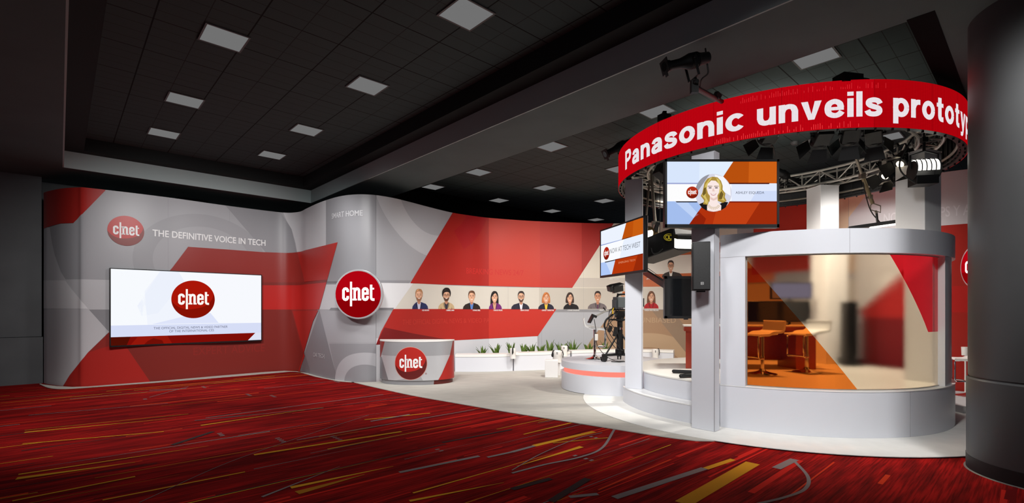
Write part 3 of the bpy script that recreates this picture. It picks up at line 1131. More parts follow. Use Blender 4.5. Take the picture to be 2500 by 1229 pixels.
def bust(S, cx, top, base, w_, hair, style, coat, shirt, off, glasses=False, beard=None, tie=None, skin=None, hcx=None):
    """printed head-and-shoulders picture; all numbers are columns and rows"""
    skin = skin or SK
    h = base - top
    hx = hcx if hcx is not None else cx
    hw, hh = h * .165, h * .29                        # head half width / half height
    hy = top + hh * 1.08
    d = .0006
    P = lambda pts, m, k: S.px(pts, m, off + d * k, 6)
    Q = lambda pts, m, k: S.px([tuple(q[:2]) for q in catmull([(x, y, 0) for x, y in pts], 3, True)], m, off + d * k, 6)
    tone = lambda f, m: V([max(0, min(255, int(c * f))) for c in eval('(' + m.name.replace('vinyl_', '').replace('_', ',') + ')')])
    if style in ('long', 'bob', 'wavy'):
        low = {'long': base - h * .06, 'bob': top + h * .63, 'wavy': top + h * .8}[style]
        ww = hw * (1.42 if style != 'long' else 1.3)
        Q([(hx - ww * .7, top + h * .1), (hx - ww * .3, top), (hx + ww * .3, top), (hx + ww * .75, top + h * .1), (hx + ww, top + h * .3), (hx + ww * 1.05, low - h * .05), (hx + ww * .7, low), (hx - ww * .75, low), (hx - ww * 1.08, low - h * .06), (hx - ww, top + h * .3)], hair, 0)
    sh = base - h * .3
    P([(cx - w_ / 2, base), (cx - w_ * .47, base - h * .14), (cx - w_ * .36, sh + h * .04), (hx - hw * .75, sh - h * .05), (hx + hw * .75, sh - h * .05), (cx + w_ * .36, sh + h * .04), (cx + w_ * .47, base - h * .14), (cx + w_ / 2, base)], coat, 1)
    P([(hx - hw * .62, sh - h * .03), (hx + hw * .62, sh - h * .03), (hx + hw * .3, base), (hx - hw * .3, base)], shirt, 2)
    P([(hx - hw * .5, hy + hh * .5), (hx + hw * .5, hy + hh * .5), (hx + hw * .45, sh + h * .0), (hx, sh + h * .07), (hx - hw * .45, sh)], SKD, 3)
    if tie:
        P([(hx - 1.2, sh + h * .06), (hx + 1.2, sh + h * .06), (hx + 1.6, base), (hx - 1.6, base)], tie, 4)
    P([(hx - hw * 1.12, hy - hh * .1), (hx - hw * .9, hy - hh * .1), (hx - hw * .9, hy + hh * .25), (hx - hw * 1.1, hy + hh * .2)], SKD, 3)
    P([(hx + hw * 1.12, hy - hh * .1), (hx + hw * .9, hy - hh * .1), (hx + hw * .9, hy + hh * .25), (hx + hw * 1.1, hy + hh * .2)], SKD, 3)
    face = [(hx - hw, hy - hh * .3), (hx - hw * .8, hy - hh * .8), (hx - hw * .3, hy - hh), (hx + hw * .3, hy - hh), (hx + hw * .8, hy - hh * .8), (hx + hw, hy - hh * .3), (hx + hw * .92, hy + hh * .3), (hx + hw * .6, hy + hh * .8), (hx + hw * .2, hy + hh), (hx - hw * .2, hy + hh), (hx - hw * .6, hy + hh * .8), (hx - hw * .92, hy + hh * .3)]
    Q(face, skin, 4)
    Q([(hx + hw * .35, hy - hh * .6), (hx + hw * .82, hy - hh * .55), (hx + hw * .98, hy - hh * .1), (hx + hw * .88, hy + hh * .35), (hx + hw * .5, hy + hh * .8), (hx + hw * .55, hy + hh * .1)], tone(.92, skin), 4.4)
    Q(ell(hx - hw * .2, hy - hh * .55, hw * .5, hh * .2, 10), tone(1.06, skin), 4.6)
    if beard:
        Q([(hx - hw * .92, hy + hh * .25), (hx - hw * .5, hy + hh * .42), (hx + hw * .5, hy + hh * .42), (hx + hw * .92, hy + hh * .25), (hx + hw * .6, hy + hh * .82), (hx, hy + hh * 1.04), (hx - hw * .6, hy + hh * .82)], beard, 5)
    for sx in (-1, 1):
        P(ell(hx + sx * hw * .42, hy - hh * .08, hw * .14, hh * .05, 10), EYE, 6)
        P([(hx + sx * hw * .18, hy - hh * .27), (hx + sx * hw * .66, hy - hh * .3), (hx + sx * hw * .66, hy - hh * .22), (hx + sx * hw * .18, hy - hh * .19)], hair, 6)
    P([(hx - hw * .08, hy - hh * .05), (hx + hw * .08, hy - hh * .05), (hx + hw * .2, hy + hh * .27), (hx - hw * .2, hy + hh * .27)], SKD, 6)
    P(ell(hx, hy + hh * .48, hw * .36, hh * .11, 12, PI, 2 * PI), MOUTH, 7)
    if glasses:
        for sx in (-1, 1):
            e = ell(hx + sx * hw * .45, hy - hh * .06, hw * .38, hh * .2, 14)
            e2 = ell(hx + sx * hw * .45, hy - hh * .06, hw * .3, hh * .14, 14)
            for i in range(14):
                P([e[i], e[(i + 1) % 14], e2[(i + 1) % 14], e2[i]], EYE, 8)
    # hair cap
    if style == 'curly':
        Q([(hx - hw * 1.1, hy + hh * .2), (hx - hw * 1.35, hy - hh * .3), (hx - hw * 1.2, hy - hh * .9), (hx - hw * .6, hy - hh * 1.3), (hx + hw * .1, hy - hh * 1.38), (hx + hw * .8, hy - hh * 1.25), (hx + hw * 1.3, hy - hh * .7), (hx + hw * 1.3, hy - hh * .1), (hx + hw * 1.05, hy + hh * .2), (hx + hw * .9, hy - hh * .45), (hx + hw * .2, hy - hh * .62), (hx - hw * .75, hy - hh * .45)], hair, 9)
    elif style == 'short':
        Q([(hx - hw * 1.06, hy - hh * .05), (hx - hw * 1.1, hy - hh * .6), (hx - hw * .7, hy - hh * 1.05), (hx, hy - hh * 1.17), (hx + hw * .7, hy - hh * 1.05), (hx + hw * 1.1, hy - hh * .6), (hx + hw * 1.06, hy - hh * .05), (hx + hw * .86, hy - hh * .5), (hx + hw * .3, hy - hh * .72), (hx - hw * .5, hy - hh * .7), (hx - hw * .86, hy - hh * .45)], hair, 9)
    else:
        Q([(hx - hw * 1.1, hy + hh * .3), (hx - hw * 1.15, hy - hh * .5), (hx - hw * .6, hy - hh * 1.06), (hx + hw * .2, hy - hh * 1.14), (hx + hw * .8, hy - hh * .95), (hx + hw * 1.15, hy - hh * .4), (hx + hw * 1.1, hy + hh * .3), (hx + hw * .88, hy - hh * .25), (hx + hw * .3, hy - hh * .72), (hx - hw * .3, hy - hh * .5), (hx - hw * .86, hy - hh * .05)], hair, 9)
    # hair strands, lapels and sleeve tone printed in the picture
    lt = tone(1.35, hair)
    P([(hx - hw * .55, hy - hh * 1.0), (hx - hw * .1, hy - hh * 1.1), (hx - hw * .2, hy - hh * .95), (hx - hw * .75, hy - hh * .72)], lt, 10)
    if style in ('long', 'bob', 'wavy'):
        for sx in (-1, 1):
            P([(hx + sx * hw * 1.1, hy - hh * .2), (hx + sx * hw * 1.22, hy - hh * .1), (hx + sx * hw * 1.18, hy + hh * .8), (hx + sx * hw * 1.05, hy + hh * .7)], lt, 10)
    dk = tone(.7, coat)
    for sx in (-1, 1):
        P([(hx + sx * hw * .62, sh - h * .03), (hx + sx * hw * .95, sh + h * .02), (hx + sx * hw * .75, base - h * .1), (hx + sx * hw * .3, base)], dk, 3.5)
        P([(cx + sx * w_ * .3, base), (cx + sx * w_ * .33, base - h * .13), (cx + sx * w_ * .35, base)], dk, 3.5)


NAVY, DKB, BLKV = V((40, 50, 92)), V((48, 38, 36)), V((34, 32, 34))
people = [
    (1025, 707, 753.5, 39, V((176, 128, 90)), 'short', NAVY, V((196, 196, 216)), dict(beard=V((150, 104, 78)), hcx=1022)),
    (1089, 707, 753.5, 40, V((36, 32, 32)), 'curly', V((196, 170, 132)), V((52, 52, 66)), dict(glasses=True, beard=V((92, 62, 50)))),
    (1151, 711, 754, 43, V((100, 70, 52)), 'short', DKB, V((92, 130, 196)), dict()),
    (1209, 712, 754, 32, V((28, 24, 26)), 'long', V((116, 40, 116)), V((210, 160, 130)), dict(hcx=1207)),
    (1270, 712, 754, 45, V((56, 44, 42)), 'short', V((44, 44, 60)), V((226, 226, 236)), dict(beard=V((96, 66, 56)), glasses=True, hcx=1272)),
    (1333, 715, 754, 39, V((188, 112, 62)), 'bob', V((40, 40, 58)), V((230, 196, 60)), dict()),
    (1394, 715, 754, 38, V((60, 44, 38)), 'bob', BLKV, BLKV, dict(hcx=1391)),
    (1458, 712, 753, 47, V((52, 40, 38)), 'short', V((120, 110, 112)), V((112, 102, 106)), dict(tie=V((92, 44, 78)), skin=V((206, 150, 118)), hcx=1459)),
    (1524, 713, 753, 40, V((176, 100, 56)), 'short', V((90, 84, 92)), V((210, 210, 214)), dict()),
    (1590, 712, 752, 36, V((112, 74, 52)), 'wavy', V((178, 34, 40)), V((178, 34, 40)), dict()),
]
desc = ['printed portrait, bearded fair-haired man in navy jumper', 'printed portrait, curly dark hair and tan coat', 'printed portrait, brown-haired man in dark jacket and blue shirt', 'printed portrait, woman with long black hair and purple top', 'printed portrait, man with goatee, navy jacket and white shirt',
        'printed portrait, red-haired woman in navy cardigan and yellow top', 'printed portrait, dark bob and black top', 'printed portrait, smiling man in grey shirt and tie', 'printed portrait, red-haired man half behind the post', 'printed portrait, woman with long brown hair in red top']
names = [('- RICH BROWN', 1028, 1046), ('- GABRIEL SAMA', 1087, 1108), ('- DONALD BELL', 1152, 1172), ('- SHARON PROFIS', 1203, 1226), ('- BRIAN COOLEY', 1269, 1291), ('- LINDSEY TURRENTINE', 1321, 1352), ('- CONNIE GUGLIELMO', 1384, 1414), ('- BRIAN TONG', 1462, 1481), None, ('- VANESSA HAND ORELLANA', 1572, 1608)]
for i, (cx, top, base, w_, hair, style, coat, shirt, kw) in enumerate(people):
    S = Skin(WALL, 0, ZW, SEAM_S + .003, WALL.L)
    bust(S, cx, top, base + 1.5, w_, hair, style, coat, shirt, .0095, **kw)
    if names[i]:
        S.textpx(names[i][0], names[i][1], names[i][2], 759.8, 3.3, WWHITE, .018, .02)
    S.build('portrait', WB)['label'] = desc[i]
S = Skin(WALL, 0, ZW, SEAM_S + .003, WALL.L)
bust(S, 1641, 637, 678, 50, V((58, 44, 38)), 'short', V((56, 48, 44)), V((238, 236, 230)), .012, glasses=True, hcx=1638)
S.textpx('- JEFF BAKALAR', 1577, 1597, 683, 3.3, WWHITE, .018, .02)
S.textpx('- ASHLEY ESQUEDA', 1486, 1512, 683, 3.3, WWHITE, .018, .02)
S.build('portrait', WB)['label'] = 'printed portrait, man with glasses in dark jacket, upper row'

# ------------------------------------------------------------------ round illuminated logo signs
SIGNR = screen((176, 4, 18), 1.0)
SIGND = screen((138, 2, 8), 1.0)
SIGNW = screen((255, 252, 248), 1.6)
SIGNH = screen((232, 60, 44), 1.0)


def disc_sign(cu, cv, rad, label, tilt=0, out=0):
    y, q = WALL.hit(cu)
    p, n = WALL.pos(q, H + (HY - cv) * (y - .15) / F, 0)
    p = p + n * out
    if tilt:
        n = Matrix.Rotation(tilt, 3, 'Z') @ n
    t = thing('disc_sign', label, 'sign', p + n * .2)
    f = n
    o0 = p + n * .12
    m = MB()
    m.cyl(o0, o0 + f * .07, rad, rad, 64)
    m.build('rim', SILVER, t, bevel=.008)
    e = Vector((-n.y, n.x, 0))                        # along the face, left to right as seen
    c = o0 + f * .0715
    a_, b2 = c - e * rad, c + e * rad
    PT = Path([(a_.x, a_.y), (b2.x, b2.y)])
    if PT.n[0].dot(Vector((n.x, n.y))) < 0:
        PT = Path([(b2.x, b2.y), (a_.x, a_.y)])
    S = Skin(PT, p.z - rad, p.z + rad)
    r = rad * .93
    S.disc((rad, p.z), r, r, SIGNR, 0)
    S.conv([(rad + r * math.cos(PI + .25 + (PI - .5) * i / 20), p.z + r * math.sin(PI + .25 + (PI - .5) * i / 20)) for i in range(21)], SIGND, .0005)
    fc = S.build('face', t)
    S = Skin(PT, p.z - rad, p.z + rad)
    for k in LOGO:
        cx_ = sum(x for x, _ in k) / len(k)
        S.conv([(rad + r * x, p.z + r * y_) for x, y_ in k], SIGNW, .004)
    S.build('letters', fc)
    m = MB()
    m.cyl(p + n * .02, o0, rad * .5, rad * .5, 24)
    m.build('mount', BLACK, t)
    return t


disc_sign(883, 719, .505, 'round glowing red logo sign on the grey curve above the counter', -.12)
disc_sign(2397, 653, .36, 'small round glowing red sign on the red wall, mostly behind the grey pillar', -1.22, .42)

# ------------------------------------------------------------------ televisions
def tv(label, FLp, FRp, ztop, zbot, rim, depth, draw, cat='television', name='television', extra=None):
    """FLp, FRp: plan corners of the face as seen; draw(S, path) paints the picture"""
    a, b = Vector(FLp), Vector(FRp)
    d = (b - a).normalized()
    n = Vector((d.y, -d.x))
    c = (a + b) / 2
    t = thing(name, label, cat, (c.x, c.y, zbot))
    W = (b - a).length
    rot = math.atan2(d.y, d.x)
    mid = c - n * (depth / 2 + .004)
    hs = MB().box((mid.x, mid.y, (ztop + zbot) / 2), (W, depth, ztop - zbot), (0, 0, rot)).build('housing', BLACK, t, bevel=.006)
    m = MB()
    r0 = rim
    for (x0, x1, z0, z1) in ((0, W, ztop - r0, ztop), (0, W, zbot, zbot + r0 * 1.6), (0, r0, zbot, ztop), (W - r0, W, zbot, ztop)):
        q = a + d * ((x0 + x1) / 2) - n * .001
        m.box((q.x, q.y, (z0 + z1) / 2), (x1 - x0, .014, z1 - z0), (0, 0, rot))
    m.build('bezel', BLACK, hs)
    P = Path([a - n * .0035, b - n * .0035])
    S = Skin(P, zbot + r0 * 1.6, ztop - r0, r0, W - r0)
    draw(S, P)
    S.build('screen', t)
    return t


def cr(x, y, x0, y0, k):
    return (x0 + x / k, y0 + y / k)


def draw_ces(S, P):
    f = lambda x, y: cr(x, y, 260, 640, 5.587)
    X = lambda pts, rgb, k: S.px([f(*p) for p in pts], screen(rgb), .0004 * k)
    X([(20, 40), (2140, 150), (2140, 1110), (20, 1190)], (240, 244, 253), 0)
    X([(20, 50), (760, 90), (520, 400), (560, 860), (20, 870)], (247, 250, 254), 1)
    X([(760, 90), (970, 110), (1060, 260), (700, 700), (480, 740), (420, 600)], (236, 241, 252), 1)
    X([(970, 110), (2140, 150), (2140, 830), (1530, 830), (1060, 260)], (247, 249, 254), 1)
    X([(20, 870), (2140, 830), (2140, 1110), (20, 1190)], (214, 221, 246), 2)
    X([(620, 850), (1240, 700), (1420, 700), (1530, 832)], (222, 228, 250), 2)
    X([(20, 1030), (2030, 968), (1890, 1110), (20, 1190)], (126, 12, 6), 3)
    X([(60, 1028), (330, 1020), (250, 1190), (20, 1190), (20, 1030)], (78, 14, 4), 4)
    X([(720, 1008), (830, 1005), (910, 1140), (300, 1165), (430, 1020)], (146, 22, 10), 4)
    X([(560, 1080), (640, 1040), (760, 1070), (800, 1150), (480, 1160)], (112, 14, 6), 5)
    X([(2030, 968), (2140, 960), (2140, 1110), (1890, 1110)], (222, 226, 244), 4)
    qa, _ = P.sz(*f(883, 515))
    qb, z = P.sz(*f(1477, 515))
    y = P.hit(f(1180, 515)[0])[0]
    logo(S, ((qa + qb) / 2, z), (qb - qa) / 2, 46 * y / F, (screen((170, 22, 8)), screen((134, 16, 4))), screen((255, 252, 246)), .003)
    g = screen((96, 100, 122))
    for body, x0, x1, y_ in (('THE OFFICIAL DIGITAL NEWS & VIDEO PARTNER', 642, 1652, 921), ('OF THE INTERNATIONAL CES', 855, 1465, 962)):
        u0, v0 = f(x0, y_)
        u1, _ = f(x1, y_)
        S.textpx(body, u0, u1, v0, 5.4, g, .004, .0)


wl = Path([WALL.pos(WALL.hit(u)[1], 0, .09)[0][:2] for u in (268, 637)])
qa, qb = wl.p[0], wl.p[1]
yl, yr = wl.hit(268)[0], wl.hit(637)[0]
tv('huge wall television showing a white slide with red logo, on the grey and red wall', qa, qb, 2.322, .752, .018, .07, draw_ces)


def draw_main(S, P):
    f = lambda x, y: cr(x, y, 1600, 380, 6.469)
    X = lambda pts, rgb, k: S.px([f(*p) for p in pts], screen(rgb), .0002 * k)
    X([(170, 80), (1960, 80), (1960, 1100), (150, 1100)], (226, 238, 254), 0)
    X([(170, 80), (700, 80), (690, 440), (180, 440)], (216, 230, 252), 1)
    X([(1240, 80), (1960, 80), (1960, 440), (1000, 440)], (184, 80, 14), 1)
    X([(1480, 80), (1960, 80), (1960, 350), (1900, 440), (1470, 440)], (204, 96, 22), 2)
    X([(1900, 440), (1960, 350), (1960, 440)], (160, 74, 20), 3)
    X([(180, 432), (700, 432), (700, 452), (180, 452)], (154, 164, 210), 3)
    X([(1100, 432), (1805, 432), (1795, 453), (1100, 453)], (72, 18, 14), 4)
    X([(150, 452), (1960, 452), (1960, 724), (150, 724)], (253, 253, 254), 5)
    X([(1200, 452), (1960, 452), (1960, 724), (1200, 724)], (226, 234, 252), 6)
    X([(1600, 560), (1960, 560), (1960, 724), (1500, 724)], (208, 220, 248), 7)
    X([(150, 724), (780, 724), (720, 830), (525, 1100), (150, 1100)], (164, 190, 238), 5)
    X([(300, 724), (500, 724), (680, 930), (600, 990)], (190, 210, 246), 6)
    X([(790, 724), (1960, 724), (1960, 1100), (525, 1100)], (178, 50, 14), 5)
    X([(1000, 724), (1660, 724), (1420, 1100), (900, 1100)], (192, 64, 20), 6)
    X([(1660, 724), (1960, 724), (1960, 1100), (1420, 1100)], (158, 44, 12), 6)
    X([(525, 1100), (680, 880), (800, 1000), (760, 1100)], (146, 34, 10), 6)
    X([(800, 724), (1950, 724), (1950, 745), (800, 745)], (128, 26, 12), 7)
    X([(315, 724), (660, 724), (660, 742), (335, 742)], (34, 34, 44), 8)
    # round picture of a smiling blonde woman
    X(ell(915, 590, 287, 298, 60), (214, 214, 228), 9)
    X([p for p in ell(915, 590, 287, 298, 60) if p[0] < 860 and p[1] < 640], (150, 150, 160), 10)
    X([(935, 300), (1080, 340), (1180, 480), (1190, 640), (1060, 560), (960, 400)], (246, 246, 252), 10)
    X([(690, 770), (760, 740), (850, 780), (990, 780), (1080, 730), (1150, 740), (1110, 820), (1030, 870), (915, 888), (800, 868), (740, 830)], (28, 24, 26), 11)
    hair, hl, hd = (172, 142, 62), (214, 192, 104), (112, 92, 40)
    X([(900, 335), (980, 345), (1035, 400), (1062, 480), (1060, 540), (1105, 600), (1095, 660), (1125, 720), (1060, 750), (990, 720), (840, 730), (830, 780), (750, 770), (770, 710), (715, 640), (740, 590), (760, 500), (775, 430), (820, 365)], hair, 12)
    X([(860, 360), (900, 345), (840, 420), (800, 540), (790, 640), (830, 720), (820, 770), (770, 740), (790, 700), (740, 630), (770, 560), (790, 460)], hl, 13)
    X([(960, 350), (1010, 390), (1040, 470), (1035, 540), (1080, 610), (1070, 670), (1100, 720), (1040, 700), (1010, 620), (1000, 480)], hl, 13)
    X([(1040, 560), (1075, 610), (1050, 690), (1000, 690), (1015, 600)], hd, 14)
    X([(765, 520), (800, 500), (795, 600), (760, 640), (745, 610)], hd, 14)
    sk, skd = (250, 232, 228), (232, 200, 192)
    X([(860, 640), (980, 640), (985, 740), (1040, 790), (1035, 866), (915, 888), (815, 866), (815, 790), (855, 740)], sk, 15)
    X([(860, 650), (980, 650), (975, 690), (915, 715), (865, 690)], skd, 16)
    X([(880, 395), (950, 400), (1000, 450), (1012, 520), (1002, 590), (970, 650), (920, 682), (870, 655), (830, 600), (810, 530), (825, 450)], sk, 17)
    for x in (862, 962):
        X(ell(x, 512, 27, 9, 14), (92, 78, 88), 18)
        X([(x - 40, 492), (x + 36, 490), (x + 36, 482), (x - 30, 480)], (120, 98, 62), 18)
    X([(905, 520), (918, 520), (938, 568), (895, 568)], skd, 18)
    X([(868, 598), (915, 606), (962, 598), (945, 626), (915, 634), (885, 626)], (196, 110, 116), 18)
    X([(876, 602), (915, 609), (955, 602), (940, 618), (915, 624), (890, 618)], (255, 255, 255), 19)
    for k, (r, c_) in enumerate(((70, 188), (84, 158), (100, 150))):
        for i in range(9):
            t0, t1 = PI + .35 + (PI - .7) * i / 9, PI + .35 + (PI - .7) * (i + .7) / 9
            q = [(920 + (r + dr) * 1.05 * math.cos(t), 755 - (r + dr) * .9 * math.sin(t)) for dr, t in ((0, t0), (0, t1), (7, t1), (7, t0))]
            X(q, (184, 160, 96), 20 + k)
    qa, _ = P.sz(*f(485, 586))
    qb, z = P.sz(*f(674, 586))
    r = (qb - qa) / 2
    logo(S, ((qa + qb) / 2, z), r, r, (screen((178, 48, 24)), screen((130, 30, 12))), screen((255, 252, 250)), .0056)
    u0, v0 = f(1264, 607)
    u1, _ = f(1716, 607)
    S.textpx('ASHLEY ESQUEDA', u0, u1, v0, 6, screen((84, 88, 102)), .005, .0)


Ym = 5.82
tvm = tv('large hung television showing a smiling blonde woman, on the square post below the ring', at(1623, 0, Ym)[:2], at(1902, 0, Ym)[:2], H + (HY - 389.5) * Ym / F, H + (HY - 556.5) * Ym / F, .026, .07, draw_main)


def draw_side(S, P):
    f = lambda x, y: cr(x, y, 1440, 540, 7.68)
    X = lambda pts, rgb, k: S.px([f(*p) for p in pts], screen(rgb), .0004 * k)
    X([(200, 180), (1000, -60), (1000, 960), (200, 1060)], (236, 243, 254), 0)
    X([(695, -10), (1000, -60), (1000, 260), (600, 350)], (190, 82, 12), 1)
    X([(820, -20), (1000, -60), (1000, 260), (800, 290)], (200, 94, 18), 2)
    X([(200, 452), (600, 345), (600, 358), (200, 470)], (140, 158, 214), 3)
    X([(600, 342), (780, 290), (785, 298), (600, 356)], (66, 24, 16), 4)
    X([(200, 470), (1000, 240), (1000, 612), (200, 790)], (250, 252, 255), 5)
    X([(640, 350), (1000, 246), (1000, 612), (560, 700)], (232, 240, 254), 6)
    X([(200, 780), (480, 730), (400, 1040), (200, 1060)], (176, 200, 246), 5)
    X([(300, 770), (480, 730), (410, 1020)], (206, 222, 250), 6)
    X([(482, 722), (1000, 610), (1000, 960), (400, 1040)], (182, 56, 12), 5)
    X([(900, 640), (1000, 612), (1000, 960), (800, 980)], (152, 42, 10), 6)
    X([(480, 718), (1000, 606), (1000, 618), (480, 734)], (120, 30, 14), 7)
    X([(285, 766), (485, 722), (485, 738), (290, 782)], (30, 30, 40), 8)
    qa, _ = P.sz(*f(262, 595))
    qb, z = P.sz(*f(372, 595))
    y = P.hit(f(316, 595)[0])[0]
    logo(S, ((qa + qb) / 2, z), (qb - qa) / 2, 120 / 7.68 * y / F, (screen((176, 40, 22)), screen((128, 24, 12))), screen((255, 252, 250)), .005)
    u0, _ = f(386, 0)
    u1, _ = f(952, 0)
    y0 = P.hit(u0)[0]
    q0, q1 = P.hit(u0)[1], P.hit(u1)[1]
    zb = H + (HY - f(386, 612)[1]) * y0 / F
    S.text('NOW AT TECH WEST', q0, q1, zb, 11.2 * y0 / F, screen((92, 96, 104)), .005, -.006)
    u0, u1 = f(545, 0)[0], f(855, 0)[0]
    y0 = P.hit(u0)[0]
    S.text('EMERGING TECH', P.hit(u0)[1], P.hit(u1)[1], H + (HY - f(545, 803)[1]) * y0 / F, 4.6 * y0 / F, screen((226, 150, 110)), .005, 0)


def plan(u, y):
    return ((u - CX) / F * y, y)


tvs = tv('angled television showing white and orange slide, on the post near the studio camera', plan(1465.5, 8.375), plan(1574, 7.02), 2.846, 2.036, .022, .05, draw_side)

# ------------------------------------------------------------------ round stage, posts and glass booth
def ang_of(u, r, c=C, far=False):
    """angle on a circle of radius r about c where column u meets it"""
    k = (u - CX) / F
    A, B, D = k * k + 1, -2 * (k * c[0] + c[1]), c[0] ** 2 + c[1] ** 2 - r * r
    q = B * B - 4 * A * D
    y = (-B + (1 if far else -1) * math.sqrt(max(0, q))) / (2 * A)
    a = math.atan2(y - c[1], k * y - c[0])
    return a % (2 * PI)


ZSTG = .54
m = MB()
t = thing('stage', 'low round white stage with a curved step between two square posts', 'stage', (C[0], C[1], .019))
MB().sector(C, .02, 2.05, 0, 2 * PI, .019, ZSTG - .02, 128).build('riser', WHITE, t)
MB().sector(C, .02, 2.055, 0, 2 * PI, ZSTG - .02, ZSTG, 128).build('deck', mat('stage_deck', (226, 224, 218), rough=.35), t)
a0, a1 = math.radians(178.5), math.radians(223)
MB().sector(C, 2.056, 2.31, a0, a1, .019, .25, 40).build('step', WHITE, t)
MB().sector(C, 2.056, 2.314, a0, a1, .25, .265, 40).build('step_tread', WHITE2, t)

# front platform with the glowing strip
PC, PR = (1.93, 9.35), .985


def plat(r, gap):
    out = []
    for i in range(128):
        a = 2 * PI * i / 128
        p = Vector((PC[0] + r * math.cos(a), PC[1] + r * math.sin(a)))
        d = p - Vector(C)
        if d.length < 2.06 + gap:
            p = Vector(C) + d.normalized() * (2.06 + gap)
        out.append((p.x, p.y))
    return out


t = thing('platform', 'white drum platform with a glowing pink strip under the studio camera', 'platform', (PC[0], PC[1], .012))
MB().prism(plat(PR, .004), .0195, .335).build('drum', WHITE, t)
MB().prism(plat(PR - .05, .012), .335, .425).build('neck', mat('glow_strip', (255, 138, 122), emit=1.05), t)
MB().prism(plat(PR, .004), .425, ZSTG).build('top_slab', WHITE, t)


def post(FLp, FRp, dep, z0, z1, label):
    a, b = Vector(FLp), Vector(FRp)
    d = (b - a).normalized()
    n = Vector((-d.y, d.x))
    poly = [tuple(a), tuple(b), tuple(b + n * dep), tuple(a + n * dep)]
    c = (a + b) / 2 + n * dep / 2
    t = thing('post', label, 'post', (c.x, c.y, z0))
    MB().prism(poly, z0, z1).build('shaft', WHITE, t, bevel=.006)
    m = MB()
    e = .004
    q0 = b - d * e - n * .002
    m.box(((q0.x), (q0.y), (z0 + z1) / 2), (.006, .006, z1 - z0 - .02), (0, 0, math.atan2(d.y, d.x)))
    m.build('edge_trim', SEAM, t)
    return t


post((1.772, 7.71), (2.012, 7.6), .09, .2655, 3.53, 'square white post carrying the angled television, beside the studio camera')
post((2.243, 6.15), (2.445, 5.928), .13, .0195, 3.42, 'square white post carrying the loudspeaker, left of the glass booth'.replace('left of', 'next to'))


def sqpost(u, Y, w_, yaw, z0, z1, label):
    x, y = plan(u, Y)
    t = thing('post', label, 'post', (x, y, z0))
    MB().box((x, y, (z0 + z1) / 2), (w_, w_, z1 - z0), (0, 0, yaw)).build('shaft', WHITE2, t, bevel=.006)
    MB().box((x, y, z1 + .004), (w_ + .012, w_ + .012, .012), (0, 0, yaw)).build('cap', WHITE2, t)
    return t


sqpost(2008, 9.02, .36, .12, ZSTG + .001, 3.73, 'square white post rising behind the glass booth, middle of the back')
sqpost(2241, 6.75, .36, .38, ZSTG + .001, 3.63, 'square white post behind the striped studio lamp')

# booth
RB = 2.22
ba0 = ang_of(1758, RB)
ba1 = math.radians(352)
gl0 = ang_of(1819, RB)
gl1 = ang_of(2291, 2.13)
t = thing('glass_booth', 'curved white booth wall with large tinted glass window', 'booth', (C[0], C[1] - RB, .0195))
m = MB()
m.sector(C, 2.065, RB, ba0, ba1, .02, .545, 90)
m.build('plinth', WHITE, t)
MB().sector(C, 2.06, RB + .004, ba0, ba1, .545, .555, 90).build('sill', WHITE2, t)
MB().sector(C, 2.06, RB, ba0, ba1, 2.152, 2.435, 90).build('fascia', WHITE, t)
MB().sector(C, 2.065, RB, ba0, gl0, .555, 2.152, 12).build('jamb', WHITE, t)
MB().sector(C, 2.075, RB - .025, gl1, gl1 + math.radians(9), .555, 2.152, 12).build('mullion', WHITE2, t)
a = ang_of(2074, RB)
MB().sector(C, RB, RB + .0012, a, a + .0016, 2.152, 2.435, 1).build('seam', SEAM, t)
a = ang_of(2222, RB)
MB().sector(C, RB, RB + .0012, a, a + .0016, .02, .545, 1).build('seam', SEAM, t)
MB().sector(C, RB, RB + .001, ba0, gl0, .548, .556, 6).build('seam', SEAM, t)
MB().sector(C, RB, RB + .001, ba0, gl0, 2.149, 2.153, 6).build('seam', SEAM, t)


def glass(name, rgb, rough, ior=1.06):
    g = bpy.data.materials.new(name)
    g.use_nodes = True
    nt = g.node_tree
    nt.nodes.remove(nt.nodes['Principled BSDF'])
    out = nt.nodes['Material Output']
    rf = N(nt, 'ShaderNodeBsdfRefraction')
    rf.inputs['Color'].default_value = lin(rgb)
    rf.inputs['Roughness'].default_value = rough
    rf.inputs['IOR'].default_value = ior
    gl = N(nt, 'ShaderNodeBsdfGlossy')
    gl.inputs['Roughness'].default_value = .06
    gl.inputs['Color'].default_value = (1, 1, 1, 1)
    fr = N(nt, 'ShaderNodeFresnel')
    fr.inputs['IOR'].default_value = 1.3
    mx = N(nt, 'ShaderNodeMixShader')
    nt.links.new(fr.outputs[0], mx.inputs[0])
    nt.links.new(rf.outputs[0], mx.inputs[1])
    nt.links.new(gl.outputs[0], mx.inputs[2])
    nt.links.new(mx.outputs[0], out.inputs[0])
    g.diffuse_color = lin(rgb)
    return g


G0 = glass('bronze_glass', (228, 212, 188), .38, 1.07)
G1 = glass('orange_film_glass', (222, 122, 46), .22)
G2 = glass('red_film_glass', (216, 28, 40), .2)
G3 = glass('bronze_film_glass', (216, 196, 168), .3)
GR = 2.125
arc = Path([(C[0] + GR * math.cos(gl0 - .02 + (gl1 - gl0 + .04) * i / 90), C[1] + GR * math.sin(gl0 - .02 + (gl1 - gl0 + .04) * i / 90)) for i in range(91)])
# one pane cut into film colours: pieces meet edge to edge on the same arc
GZ0, GZ1 = .556, 2.151


def side_of(pts):
    return [arc.sz(u, v) for u, v in pts]


